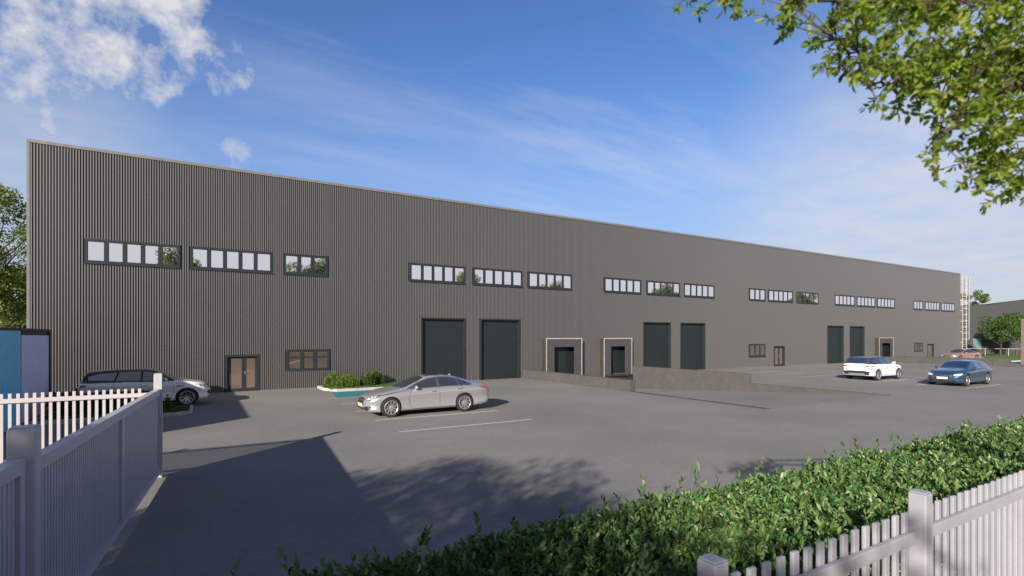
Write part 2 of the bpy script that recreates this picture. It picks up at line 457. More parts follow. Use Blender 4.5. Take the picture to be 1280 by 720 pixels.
# entrance with two glazed leaves
def entrance(w, leaves, name='entrance_door'):
    x0, x1, z0, z1 = w; f = MB(); t = .11
    f.box(x0, x0+t, DF-.062, DF+.16, 0, z1); f.box(x1-t, x1, DF-.062, DF+.16, 0, z1); f.box(x0+t, x1-t, DF-.062, DF+.16, z1-t, z1)
    f.box(x0+t, x1-t, DF+.02, DF+.2, -.01, .03)
    fo = f.build(name, 'anthracite', wh); a, b_ = x0+t, x1-t; xs_ = [a]+[a+(b_-a)*q for q in leaves]+[b_]
    for i in range(len(xs_)-1):
        l = MB(); p, q = xs_[i]+.004, xs_[i+1]-.004; s = .1
        l.box(p, p+s, DF+.06, DF+.11, .035, z1-t-.004); l.box(q-s, q, DF+.06, DF+.11, .035, z1-t-.004)
        l.box(p+s, q-s, DF+.06, DF+.11, .035, .17); l.box(p+s, q-s, DF+.06, DF+.11, z1-t-.09, z1-t-.004)
        l.build('door_leaf', 'anthracite', fo)
        g = MB().box(p+s-.003, q-s+.003, DF+.08, DF+.09, .167, z1-t-.087); g.build('glass', 'door_glass', fo)
    if len(leaves):
        xm = xs_[1]; h = MB()
        h.tube([(xm+.045, DF+.06, .98), (xm+.045, DF+.0, .98), (xm+.17, DF+.0, .98)], .012, 6); h.box(xm+.025, xm+.065, DF+.052, DF+.06, .88, 1.06)
        h.tube([(xm-.045, DF+.06, .98), (xm-.045, DF+.01, .98), (xm-.12, DF+.01, .98)], .010, 6)
        h.build('handle', 'steel', fo)
    MB().box(x0, x1, DF+.17, DF+.2, .03, z1).build('inner_panel', 'dark_frame', fo)
entrance(ENT, [.55]); entrance(SD1, [.55]); entrance(SD2, [])
# dock shelters
DEP = .5
for (a, b_), (o0, o1, oz0, oz1) in zip(DK, DKO):
    y0 = DF-DEP; zt, zb = 2.74, -.16; s = MB(); e_ = .035; f0, f1 = a+.70, b_-.70
    s.box(a, f0, y0, y0+e_, zb, zt); s.box(f1, b_, y0, y0+e_, zb, zt); s.box(f0, f1, y0, y0+e_, 2.13, zt)
    s.box(a, a+e_, y0+e_, DF-.045, zb, zt); s.box(b_-e_, b_, y0+e_, DF-.045, zb, zt); s.box(a+e_, b_-e_, y0+e_, DF-.045, zt-e_, zt)
    so = s.build('dock_shelter', 'shelter', wh)
    sd = MB(); sd.box(a-.012, a-.001, y0+.06, DF-.045, zb, zt-.06); sd.build('side_curtain', 'shelter_side', so)
    tr = MB(); w = .042
    tr.box(a-.01, a+w, y0-.015, y0-.001, zb, zt+.012); tr.box(b_-w, b_+.01, y0-.015, y0-.001, zb, zt+.012); tr.box(a+w, b_-w, y0-.015, y0-.001, zt-w, zt+.012)
    tr.build('edge_trim', 'white_trim', so)
    d = MB(); z_top = DKT; hh = z_top/5
    for i in range(5): d.bbox(o0+.001, o1-.001, DF+.02, DF+.07, .0+hh*i, hh*(i+1)-.001, .002)
    d.build('dock_door', 'door_panel', so)
    MB().box(o0-.02, o1+.02, y0-.12, DF+.02, -.13, -.022).build('dock_leveller', 'dark_frame', so)
    bp = MB(); bp.bbox(a+.05, a+.25, y0-.08, y0-.002, -.62, -.2, .02); bp.bbox(b_-.25, b_-.05, y0-.08, y0-.002, -.62, -.2, .02)
    bp.box(a, b_, y0, DF-.03, -.7, -.162); bp.build('buffer', 'black_rubber', so)

# caged ladder at the far corner
lad = thing('caged_ladder', (90.3, 30.5, 0), 'white caged access ladder at the far right corner of the warehouse', 'ladder')
r = MB(); LX, LA, LB, LT = 90.32, 30.28, 30.74, 11.25
for y in (LA, LB): r.box(LX-.03, LX+.03, y-.03, y+.03, .15, LT)
r.build('rail', 'white_trim', lad)
r = MB()
for i in range(38): r.tube([(LX, LA, .4+i*.285), (LX, LB, .4+i*.285)], .022, 6)
r.build('rung', 'white_trim', lad)
r = MB()
for i in range(11):
    z = 2.5+i*.85; pts = []
    for k in range(13):
        th = math.pi*k/12; pts.append((LX+.85*math.sin(th), (LA+LB)/2-.05+.34*math.cos(th)*1.15, z))
    for p, q_ in zip(pts[:-1], pts[1:]): r.prism([p, q_, (q_[0], q_[1], z+.07), (p[0], p[1], z+.07)], (.012, 0, 0))
for k in range(1, 12, 2):
    th = math.pi*k/12; x_, y_ = LX+.85*math.sin(th), (LA+LB)/2-.05+.34*math.cos(th)*1.15
    r.box(x_-.02, x_+.02, y_-.02, y_+.02, 2.5, LT-.2)
r.build('safety_cage', 'white_trim', lad)
r = MB()
for i in range(8): r.box(XR-.12, LX+.03, LB+.03, DF-.066, .6+i*1.45, .68+i*1.45)
r.build('bracket', 'white_trim', lad)

# ---------------------------------------------------------------- small coloured building on the left
SX, SY0, SY1, SH = -4.9, 15.7, 26.4, 3.1
sh = thing('side_building', (-8, 21, 0), 'low flat roofed outbuilding with blue and shade-tinted white side panels', 'outbuilding')
MB().box(-12.5, SX-.03, SY0, SY1, 0, SH-.05).build('wall', 'dark_frame', sh)
MB().box(-12.6, SX+.03, SY0-.03, SY1+.02, SH-.05, SH+.03).build('roof', 'dark_frame', sh)
yb = 22.6; bl = MB(); y = SY0+.02
while y < yb-.1:
    bl.prism([(SX-.031, y, .05), (SX+.0, y+.02, .05), (SX+.0, y+.17, .05), (SX-.031, y+.19, .05)], (0, 0, SH-.11)); y += .2
bl.build('blue_cladding', 'blue_panel', sh)
MB().box(SX-.03, SX-.005, yb+.05, SY1-.22, .05, SH-.20).build('pale_panel', 'pale_panel', sh)
MB().box(SX-.03, SX+.02, SY1-.22, SY1-.01, .0, SH-.051).build('corner_post', 'dark_frame', sh)
lw = MB().bbox(-4.6, -2.7, 29.3, 29.5, 0, .62, .01)
tag(lw.build('low_wall', 'brown_wall', origin=(-3.6, 29.4, 0)), 'low brown wall between the outbuilding and the left SUV', 'wall')

# ---------------------------------------------------------------- building beyond the lawn
fb = thing('distant_building', (112, 34, 0), 'dark grey industrial building with a raked roofline beyond the lawn', 'building')
p0 = Vector((97, 52, 0)); p1 = Vector((111, 34.4, 0)); p2 = Vector((117.5, 26.5, 0)); p3 = Vector((121, 29, 0)); p4 = Vector((160, 60, 0))
tops = [8.2, 8.0, 9.6, 9.6, 9.6]; P_ = [p0, p1, p2, p3, p4]; mb = MB()
for i in range(5):
    a, b_ = P_[i], P_[(i+1) % 5]
    mb.add([a, b_, b_+Vector((0, 0, tops[(i+1) % 5])), a+Vector((0, 0, tops[i]))], [(0, 1, 2, 3)])
mb.build('wall', 'grey_building', fb)
mb = MB().add([p+Vector((0, 0, t_)) for p, t_ in zip(P_, tops)], [(0, 1, 2, 3, 4)]); mb.build('roof', 'grey_building', fb)
e = (p1-p0).normalized(); nn = Vector((e.y, -e.x, 0))
if nn.dot(Vector((-1, -1, 0))) < 0: nn = -nn
c = p1-e*.9
MB().prism([c+nn*.03+Vector((0, 0, .8)), c-e*1.1+nn*.03+Vector((0, 0, .8)), c-e*1.1+nn*.03+Vector((0, 0, 2.6)), c+nn*.03+Vector((0, 0, 2.6))], -nn*.02).build('window', 'teal_pane', fb)
pw = at(1278, 430, 55)
col = MB().bbox(pw.x-.1, pw.x+1.5, pw.y-.3, pw.y+.1, 0, 4.75, .02)
tag(col.build('brown_pillar', 'brown_wall', origin=(pw.x, pw.y, 0)), 'tall brown pillar at the far right edge', 'pillar')
# thin rail fence on the lawn
fr = MB()
for i in range(9): fr.tube([(100+i*1.2, 34-i*2.3, .06), (100+i*1.2, 34-i*2.3, 1.1)], .03, 5)
fr.tube([(100, 34, 1.08), (109.6, 15.6, 1.08)], .025, 5)
tag(fr.build('rail_fence', 'galv', origin=(100, 34, 0)), 'thin grey rail fence crossing the far lawn under the trees', 'fence')

# ---------------------------------------------------------------- fences
def picket_run(name, x0, x1, Y, zt, label, posts, mt='fence_paint', near=-1, pitch=.112, rails=((1.615, 1.69), (.32, .40)), pw=.050, pt=1.91, skip=.075):
    t = thing(name, ((x0+x1)/2, Y, 0), label, 'fence')
    n = int((x1-x0)/pitch)
    k0 = 0
    for i in range(n):
        x = x0+pitch*i
        if any(abs(x+pw/2-p) < skip for p in posts): continue
        MB().bbox(x, x+pw, Y, Y+.022, .07, zt+rng.uniform(-.003, .003), .004).build('picket', mt, t)
    for a, b_ in rails:
        MB().bbox(x0, x1, Y-.034, Y-.002, a, b_, .004).build('rail', mt, t)
    for p in posts:
        q = MB().bbox(p-.045, p+.045, Y-.07, Y+.025, 0, pt, .006); q.bbox(p-.04, p+.04, Y-.065, Y+.02, pt+.001, pt+.010, .004)
        q.build('post', mt, t)
    return t
picket_run('picket_fence', .35, 8.1, 1.50, 1.80, 'near white picket fence in front of the leafy hedge', [1.86, 3.74, 5.9, 7.8], 'shaded_fence_paint')
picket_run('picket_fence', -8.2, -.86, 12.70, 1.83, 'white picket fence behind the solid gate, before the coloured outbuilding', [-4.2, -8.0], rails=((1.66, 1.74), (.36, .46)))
# sliding gate, corrugated infill
G0 = Vector((-.71, 12.85, 0)); gd = Vector((-.079, -1, 0)).normalized(); gn = Vector((gd.y, -gd.x, 0))
if gn.x < 0: gn = -gn
def gbox(mb, s0, s1, n0, n1, z0, z1):
    P = [G0+gd*s0+gn*n0, G0+gd*s1+gn*n0, G0+gd*s1+gn*n1, G0+gd*s0+gn*n1]
    mb.prism([(p.x, p.y, z0) for p in P], (0, 0, z1-z0))
gate = thing('gate', (G0.x, G0.y-3.5, 0), 'solid pale metal gate of narrow upright ribs in light shade', 'gate')
GL = 6.86; f = MB()
gbox(f, .09, GL, -.05, .05, 1.68, 1.80); gbox(f, .09, GL, -.05, .05, .10, .20)
gbox(f, .09, .17, -.048, .048, .201, 1.679); gbox(f, 3.42, 3.56, -.048, .052, .201, 1.679); gbox(f, GL-.09, GL, -.048, .048, .201, 1.679)
f.build('gate_frame', 'gate_paint', gate)
f = MB(); s = .20
while s < GL-.14:
    if not (3.34 < s < 3.58):
        P = [(s, -.012), (s+.012, .024), (s+.052, .024), (s+.064, -.012)]
        P = [G0+gd*a+gn*b_ for a, b_ in P]; f.prism([(p.x, p.y, .205) for p in P], (0, 0, 1.675-.205))
    s += .082
gbox(f, .17, 3.42, -.02, -.0125, .205, 1.675); gbox(f, 3.56, GL-.09, -.02, -.0125, .205, 1.675)
f.build('ribbed_infill', 'gate_paint', gate)
def gpost(s, w, h, name, label, mat='gate_paint'):
    c_ = G0+gd*s; q = MB(); q.bbox(c_.x-w/2, c_.x+w/2, c_.y-w/2, c_.y+w/2, 0, h, .008)
    q.bbox(c_.x-w/2+.01, c_.x+w/2-.01, c_.y-w/2+.01, c_.y+w/2-.01, h+.0005, h+.012, .005)
    tag(q.build(name, mat, origin=(c_.x, c_.y, 0)), label, 'post', 'posts at the two ends of the gate')
gpost(0, .145, 2.10, 'gate_post', 'slim pale post at the far end of the gate', 'fence_paint')
gpost(6.98, .185, 2.09, 'gate_post', 'thick pale post at the near end of the gate')
nf = thing('fence_panel', (G0.x-.6, G0.y-9.5, 0), 'nearest solid ribbed fence panel in the lower left corner', 'fence')
f = MB(); A_, B_ = 7.12, 11.6
gbox(f, A_, B_, -.05, .05, 1.74, 1.86); gbox(f, A_, B_, -.05, .05, .10, .20); gbox(f, A_, A_+.10, -.048, .048, .201, 1.739); gbox(f, B_-.1, B_, -.048, .048, .201, 1.739)
f.build('panel_frame', 'gate_paint', nf)
f = MB(); s = A_+.13
while s < B_-.14:
    P = [G0+gd*a+gn*b_ for a, b_ in ((s, -.012), (s+.012, .024), (s+.052, .024), (s+.064, -.012))]
    f.prism([(p.x, p.y, .205) for p in P], (0, 0, 1.73-.205)); s += .082
gbox(f, A_+.1, B_-.1, -.02, -.0125, .205, 1.735); f.build('ribbed_infill', 'gate_paint', nf)

# ---------------------------------------------------------------- vegetation
def shoots(name, base, direc, nl, llen, spread, mat, parent, seglen, full=True):
    """leafy shoots: base (n,3), direc (n,3), nl leaves each along the stem"""
    n = len(base); d = direc/np.linalg.norm(direc, axis=1)[:, None]
    k = np.tile(np.arange(nl), n); b0 = np.repeat(base, nl, 0); dd = np.repeat(d, nl, 0); sl = np.repeat(seglen, nl)
    t = (k+.5)/nl
    r = rdir(n*nl); side = np.cross(dd, r); side /= np.linalg.norm(side, axis=1)[:, None]+1e-9
    A = dd*(.25+.75*t[:, None])+side*spread*(1.15-.6*t[:, None])
    A /= np.linalg.norm(A, axis=1)[:, None]
    L = llen*rng.uniform(.6, 1.25, n*nl)
    P = b0+dd*(sl*t)[:, None]+A*(L*.5)[:, None]
    Nn = dd*.6+rdir(n*nl)*.8
    return leaf_mesh(name, P, A, Nn, L, L*rng.uniform(.40, .56, n*nl), mat, parent, .22, full)

# near hedge
def hedge_h(x, y):
    return 1.17+.09*noise.noise((x*1.1, y*1.3, 3))+.06*noise.noise((x*3.1, y*3.3, 9))
hx0, hx1, hy0, hy1 = -.15, 15.5, 1.95, 3.95
hd = thing('hedge', ((hx0+hx1)/2, (hy0+hy1)/2, 0), 'broad leafy green hedge behind the near white picket fence', 'hedge')
n = 13500
X = hx0+(hx1-hx0)*rng.uniform(0, 1, n)**1.25; Y = rng.uniform(hy0, hy1, n); top = rng.uniform(0, 1, n) < .74
B = np.zeros((n, 3)); Dn = np.zeros((n, 3))
for i in range(n):
    x, y = X[i], Y[i]
    edge = .10*noise.noise((x*1.7, 0, 5))
    if top[i]:
        yy = y; ed = min((yy-hy0)/.35, (hy1-yy)/.35, (x-hx0)/.4, 1); ed = max(0, ed)
        z = hedge_h(x, yy)-.16*(1-ed)**2-rng.uniform(0, .16)
        B[i] = (x, yy+edge*.5, z); Dn[i] = (rng.normal()*.45, rng.normal()*.45+(.6*(1-ed) if yy > (hy0+hy1)/2 else -.6*(1-ed)), 1)
    else:
        s_ = -1 if rng.uniform() < .6 else 1
        z = rng.uniform(.25, 1.1); yy = (hy0 if s_ < 0 else hy1)-s_*rng.uniform(0, .14)
        B[i] = (x, yy+edge, z); Dn[i] = (rng.normal()*.4, s_*1.0, .5+rng.normal()*.3)
shoots('foliage', B, Dn, 11, .060, 1.0, 'hedge_leaf', hd, rng.uniform(.06, .13, n))
# longer young shoots standing out of the top
n2 = 330; X = rng.uniform(hx0, 13, n2); Y = hy0+(hy1-hy0)*rng.uniform(.1, 1, n2)
B = np.array([(x, y, hedge_h(x, y)-.04) for x, y in zip(X, Y)]); D2 = np.stack([rng.normal(size=n2)*.3, rng.normal(size=n2)*.3, np.ones(n2)], 1)
shoots('young_shoot', B, D2, 11, .066, .8, 'hedge_leaf', hd, rng.uniform(.14, .30, n2))
core = MB()
nx, ny = 60, 8
for i in range(nx):
    xa, xb = hx0+.25+(hx1-hx0-.5)*i/nx, hx0+.25+(hx1-hx0-.5)*(i+1)/nx
    for j in range(ny):
        ya, yb_ = hy0+.2+(hy1-hy0-.4)*j/ny, hy0+.2+(hy1-hy0-.4)*(j+1)/ny
        core.add([(x, y, hedge_h(x, y)-.22) for x, y in ((xa, ya), (xb, ya), (xb, yb_), (xa, yb_))], [(0, 1, 2, 3)])
    for y in (hy0+.2, hy1-.2):
        core.add([(xa, y, 0), (xb, y, 0), (xb, y, hedge_h(xb, y)-.22), (xa, y, hedge_h(xa, y)-.22)], [(0, 1, 2, 3)])
for x in (hx0+.25, hx1-.25):
    core.add([(x, hy0+.2, 0), (x, hy1-.2, 0), (x, hy1-.2, .95), (x, hy0+.2, .95)], [(0, 1, 2, 3)])
core.build('branches', 'hedge_wood', hd)
q = MB().add([(-.5, 1.75, .006), (16, 1.75, .006), (16, 4.15, .006), (-.5, 4.15, .006)], [(0, 1, 2, 3)])
tag(q.build('hedge_soil', 'soil'), kind='structure')

def blob_shrub(x, y, rx, ry, rz, n, mat, label, z0=.1, ls=.06, group=None, name='shrub'):
    t = thing(name, (x, y, z0), label, 'shrub', group)
    u = rdir(n); u[:, 2] = np.abs(u[:, 2])*1.0-.12
    rad = np.array([.80+.24*noise.noise((a*2.3+x, b_*2.3+y, c_*2.3)) for a, b_, c_ in u])*rng.uniform(.80, 1.03, n)
    P = np.array([x, y, z0+.08])+u*np.array([rx, ry, rz*1.02])*rad[:, None]
    P[:, 2] = np.maximum(P[:, 2], z0)
    D = u*1.0+np.array([0, 0, .5])+rdir(n)*.35
    shoots('foliage', P-D*.03, D, 6, ls, .8, mat, t, np.full(n, ls*1.3), False)
    st = MB()
    for i in range(7):
        a = i*.9; st.tube([(x+.05*math.cos(a), y+.05*math.sin(a), z0-.02), (x+.5*rx*math.cos(a), y+.5*ry*math.sin(a), z0+rz*.55)], [.018, .006], 5)
    st.build('stem', 'bark', t)
    return t
GRP = 'shrubs in the kerbed bed against the warehouse'
sx = lambda px, Y: fx(px, Y)
blob_shrub(sx(417, 29.9), 29.9, .62, .5, .85, 900, 'shrub_leaf', 'leftmost shrub in the bed, behind the round yellow green one', group=GRP)
blob_shrub(sx(434, 29.3), 29.3, .72, .55, .76, 1300, 'shrub_leaf', 'round yellow green shrub nearest the kerb', group=GRP)
blob_shrub(sx(459, 29.5), 29.5, .45, .42, .88, 800, 'shrub_leaf_dark', 'darker green upright shrub left of the rightmost one', group=GRP)
blob_shrub(sx(470, 30.1), 30.1, .55, .45, .98, 900, 'shrub_leaf_dark', 'rightmost darker green shrub in the bed against the cladding', group=GRP)
# small hedge on the left island
t = thing('hedge', (-2.2, 23.6, .1), 'low clipped green hedge in front of the left white SUV', 'hedge')
n = 4200; u = rng.uniform(-1, 1, (n, 3)); k = rng.integers(0, 3, n); 
for i in range(n):
    if k[i] < 2: u[i, 1] = -1 if rng.uniform() < .7 else 1
    else: u[i, 2] = 1
    if rng.uniform() < .06: u[i, 0] = np.sign(u[i, 0])
P = np.array([-3.0, 23.7, .42])+u*np.array([1.42, .42, .33])*rng.uniform(.86, 1.04, n)[:, None]
shoots('foliage', P, u+rdir(n)*.5+np.array([0, 0, .3]), 6, .06, .8, 'shrub_leaf_dark', t, np.full(n, .07), False)
MB().bbox(-4.3, -1.7, 23.4, 24.0, .1, .62, .05).build('branches', 'hedge_wood', t)
blob_shrub(-.98, 23.2, .10, .10, .62, 60, 'shrub_leaf_dark', 'small upright sprig at the end of the low hedge by the gate post', ls=.07)

def tree(x, y, ht, cr, cz0, seed, label, nclump=26, nleaf=500, ls=.16, mat='tree_leaf', name='tree', trunk_r=.16, clr=1.0, group=None, lean=0, flat=1.0):
    r_ = random.Random(seed); g_ = np.random.default_rng(seed)
    t = thing(name, (x, y, 0), label, 'tree', group)
    tk = MB(); top = Vector((x+lean, y, cz0+(ht-cz0)*.55)); pts = []
    for i in range(7):
        s = i/6; pts.append(Vector((x+lean*s, y, 0)).lerp(top, s)+Vector((r_.uniform(-.08, .08)*(s > 0), r_.uniform(-.08, .08)*(s > 0), 0)) if s else Vector((x, y, 0)))
    pts = [Vector((p.x, p.y, top.z*i/6)) for i, p in enumerate(pts)]
    tk.tube(pts, [trunk_r*(1.25-.95*(i/6)**.8) for i in range(7)], 10)
    Ps, Cs = [], []
    cz = (cz0+ht)/2; rz = (ht-cz0)/2
    for c_ in range(nclump):
        d = Vector((r_.gauss(0, 1), r_.gauss(0, 1), r_.gauss(0, 1))).normalized(); q = r_.uniform(.45, .92)
        e_ = Vector((x+lean+d.x*cr*q, y+d.y*cr*q, cz+d.z*rz*q))
        s = min(.95, max(.3, (e_.z-cz0*.55)/max(top.z-cz0*.5, .1)*.75)); a = pts[0].lerp(pts[-1], s); a = Vector((a.x, a.y, top.z*s))
        mid = a.lerp(e_, .5)+Vector((0, 0, -.05*cr+r_.uniform(-.1, .1)*cr))
        tk.tube([a, mid, e_], [trunk_r*.38*(1-s*.5), trunk_r*.2, trunk_r*.05], 5)
        rc = clr*cr*r_.uniform(.24, .42); nl = int(nleaf*r_.uniform(.6, 1.3))
        v_ = g_.normal(size=(nl, 3)); v_ /= np.linalg.norm(v_, axis=1)[:, None]
        v_ *= (rc*g_.uniform(.15, 1.0, nl)**.5)[:, None]; v_[:, 2] *= .72
        Ps.append(np.array(e_)+v_); Cs.append(v_)
    tk.build('trunk', 'bark', t, smooth=50)
    P = np.concatenate(Ps); C_ = np.concatenate(Cs); nn_ = len(P)
    A = C_/(np.linalg.norm(C_, axis=1)[:, None]+1e-6)*.6+rdir(nn_)*.9+np.array([0, 0, -.15]); 
    L = ls*g_.uniform(.6, 1.3, nn_)
    leaf_mesh('crown', P, A, rdir(nn_)*.8+np.array([0, 0, .8]), L, L*.62, mat, t, .2, False)
    return t
# behind the left end of the warehouse
def tp(px, dist):
    a, b_ = ray(px); return a*dist, b_*dist
x, y = tp(-6, 33); tree(x, y, 12.9, 3.4, 2.2, 11, 'tall leafy tree left of the warehouse corner', 46, 520, .17, trunk_r=.22, clr=.95)
x, y = tp(30, 44); tree(x, y, 9.8, 2.6, 1.5, 12, 'shorter tree half hidden behind the left corner of the warehouse', 34, 420, .19, trunk_r=.2)
x, y = tp(16, 28.5); 
blob_shrub(x, y, 1.9, 1.2, 3.6, 2600, 'shrub_leaf_dark', 'dark bushy evergreen just above the blue outbuilding', z0=0, ls=.13)
# far right
x, y = tp(1251, 76); tree(x, y, 6.1, 2.55, 2.2, 21, 'round green tree on the far lawn before the distant building', 26, 260, .20, trunk_r=.13, mat='shrub_leaf_dark')
x, y = tp(1270, 80); tree(x, y, 7.0, 2.7, 2.4, 22, 'green tree on the lawn right beside the brown pillar', 26, 260, .2, trunk_r=.13, mat='shrub_leaf_dark')
x, y = tp(1216, 100); tree(x, y, 6.3, 2.3, 1.6, 23, 'dark small tree seen behind the caged ladder', 20, 240, .22, trunk_r=.12)
x, y = tp(1219, 130); tree(x, y, 15.8, 3.4, 8, 24, 'tree top rising over the distant building beside the ladder', 16, 240, .34, trunk_r=.25, clr=.8)
# trees across the street: their crowns show in the upper window panes and shade the entry
TG = 'trees standing across the street from the warehouse'
YT = -38
def mirror_x(px): a, b_ = ray(px); return (DF+DF-YT)*a/b_
proto = tree(mirror_x(226), YT, 17.6, 5.0, 5, 31, 'street tree reflected in the leftmost upper windows', 40, 420, .34, trunk_r=.3, group=TG)
for px, s, lab in ((392, 1.0, 'street tree reflected in the three pane upper window'), (578, .98, 'street tree reflected in the fourth upper window'),
                   (688, .92, 'street tree reflected in the sixth upper window'), (834, 1.0, 'street tree reflected in the eighth upper window'),
                   (1000, 1.05, 'street tree reflected in the twelfth upper window')):
    c_ = copy_tree(proto); c_.location = (mirror_x(px), YT, 0); c_.scale = (s, s, s); c_.rotation_euler.z = px*.7; c_['label'] = lab
tree(-8.3, -3.6, 7.0, 4.0, 1.2, 41, 'broad garden tree shading the hedge and the drive', 64, 620, .14, trunk_r=.2)
tree(-10.9, -1.5, 7.5, 3.4, 1.2, 42, 'second garden tree shading the drive beside the gate', 52, 620, .14, trunk_r=.2)

# overhanging tree on the right
ot = thing('overhanging_tree', (5.4, -1.3, 0), 'leafy branches of a near tree hanging over the top right', 'tree')
def atn(px, py, t): return at(px, py, t*.54)
wood = MB(); TR = [(5.4, -1.3, 0), (5.4, -1.25, 1.4), (5.35, -1.1, 2.6), (5.1, -.7, 3.4), (4.9, -.4, 4.2)]
wood.tube(TR, [.16, .13, .11, .09, .07], 12)
limbs = []
def limb(pts, r0, r1):
    pts = [Vector(p) for p in pts]; out = []
    for i in range(len(pts)-1):
        for k in range(4):
            q = pts[i].lerp(pts[i+1], k/4); out.append(q+Vector((0, 0, .015*math.sin(len(out)*1.7))))
    out.append(pts[-1]); n_ = len(out); wood.tube(out, [r0+(r1-r0)*i/(n_-1) for i in range(n_)], 7); limbs.extend(out)
limb([(5.1, -.7, 3.4), atn(1330, 98, 3.6), atn(1280, 106, 3.4), atn(1215, 113, 3.3), atn(1150, 120, 3.3)], 0.0420, 0.0112)
limb([(4.95, -.5, 3.9), atn(1340, 66, 3.9), atn(1280, 74, 3.7), atn(1210, 82, 3.6), atn(1130, 93, 3.5)], 0.0350, 0.0084)
limb([(4.9, -.4, 4.2), atn(1330, -20, 3.7), atn(1240, -10, 3.4), atn(1130, 5, 3.2), atn(1010, 0, 3.1)], 0.0350, 0.0070)
limb([atn(1150, 120, 3.3), atn(1115, 112, 3.25), atn(1060, 92, 3.2)], 0.0070, 0.0028)
limb([atn(1130, 93, 3.5), atn(1080, 75, 3.4), atn(1045, 50, 3.3)], 0.0063, 0.0028)
limb([atn(1240, 112, 3.3), atn(1238, 160, 3.3), atn(1245, 215, 3.3)], 0.0070, 0.0028)
limb([atn(1215, 113, 3.3), atn(1190, 145, 3.2), atn(1172, 175, 3.15)], 0.0063, 0.0021)
limb([atn(1300, 102, 3.4), atn(1310, 180, 3.4), atn(1270, 235, 3.3)], 0.0084, 0.0028)
limb([atn(1010, 0, 3.1), atn(960, -12, 3.05), atn(880, -12, 3.0)], 0.0056, 0.0021)
TW = []
for (px, py, s) in ((850, 2, 1), (868, 8, 1), (910, 3, 2), (940, 4, 2), (962, 3, 2), (980, 35, 2), (985, 20, 2), (1000, 10, 4), (1015, 45, 2), (1022, 70, 2), (1040, 92, 2), (1047, 100, 1),
                    (1010, 30, 2), (1040, 20, 5), (1060, 40, 5), (1055, 65, 3), (1075, 90, 3), (1085, 100, 2), (1095, 70, 6), (1075, 15, 6), (1110, 25, 7), (1105, 50, 6), (1110, 100, 3), (1120, 118, 2),
                    (1087, 137, 1), (1108, 142, 2), (1127, 143, 1), (1141, 145, 1), (1130, 70, 6), (1140, 105, 4), (1145, 40, 7), (1150, 15, 7), (1150, 80, 5), (1165, 125, 4), (1170, 100, 5), (1160, 60, 7), (1180, 30, 7), (1185, 75, 7),
                    (1172, 150, 2), (1178, 178, 2), (1163, 185, 2), (1190, 120, 5), (1200, 150, 4), (1195, 175, 3), (1205, 195, 3), (1210, 95, 6), (1215, 55, 7), (1210, 15, 7), (1220, 130, 5), (1225, 165, 4), (1222, 200, 3), (1208, 230, 2), (1187, 228, 2), (1230, 242, 2),
                    (1240, 20, 8), (1245, 60, 8), (1240, 100, 7), (1240, 140, 6), (1245, 175, 6), (1245, 205, 5), (1243, 228, 3), (1262, 235, 3), (1268, 30, 8), (1270, 75, 8), (1265, 120, 7), (1268, 155, 7), (1270, 190, 6), (1275, 220, 4), (1275, 245, 2),
                    (1300, 40, 8), (1300, 90, 8), (1300, 140, 7), (1300, 190, 7), (1300, 235, 4), (1330, 60, 8), (1330, 140, 7), (1330, 200, 6), (1350, 0, 7), (1290, -20, 7), (1220, -25, 7), (1150, -25, 7), (1080, -20, 6), (1020, -15, 4), (1300, 0, 8), (1190, 0, 6), (1120, -5, 5), (1255, 0, 7)):
    for k in range(max(1, int(s*1.0))):
        rr = 4+5.6*s**.5*1.1
        TW.append(atn(px+random.gauss(0, rr*.75), py+random.gauss(0, rr*.75), random.uniform(2.95, 3.9)))
BB, DD = [], []
for e_ in TW:
    a = min(limbs, key=lambda q: (q-e_).length+.0001*random.random()); d = e_-a
    if d.length < .02: continue
    m_ = a.lerp(e_, .5)+Vector((random.uniform(-.02, .02), random.uniform(-.02, .02), random.uniform(0, .03)))
    wood.tube([a, m_, e_], [.0032, .0024, .0012], 4)
    for s in (.45, .8, 1.0):
        q = a.lerp(m_, s*2) if s < .5 else m_.lerp(e_, s*2-1)
        if (q-e_).length > .085: continue
        BB.append(q); DD.append(d.normalized()+Vector((random.gauss(0, .5), random.gauss(0, .5), random.gauss(-.15, .5))))
wood.build('trunk', 'bark', ot, smooth=60)
BB = np.array(BB); DD = np.array(DD)
shoots('foliage', BB-DD*.013, DD, 7, .030, 1.0, 'branch_leaf', ot, np.full(len(BB), .041))

# ---------------------------------------------------------------- cars
def pchip(xs_, ys_):
    xs_ = np.array(xs_, float); ys_ = np.array(ys_, float)
    o = np.argsort(xs_); xs_, ys_ = xs_[o], ys_[o]; h = np.diff(xs_); d = np.diff(ys_)/h; m_ = np.zeros(len(xs_))
    m_[0], m_[-1] = d[0], d[-1]
    for i in range(1, len(xs_)-1):
        if d[i-1]*d[i] > 0:
            w1, w2 = 2*h[i]+h[i-1], h[i]+2*h[i-1]; m_[i] = (w1+w2)/(w1/d[i-1]+w2/d[i])
    def f(x):
        x = min(max(x, xs_[0]), xs_[-1]); i = min(np.searchsorted(xs_, x, 'right')-1, len(h)-1); t = (x-xs_[i])/h[i]
        return ((2*t**3-3*t*t+1)*ys_[i]+(t**3-2*t*t+t)*h[i]*m_[i]+(-2*t**3+3*t*t)*ys_[i+1]+(t**3-t*t)*h[i]*m_[i+1])
    return f
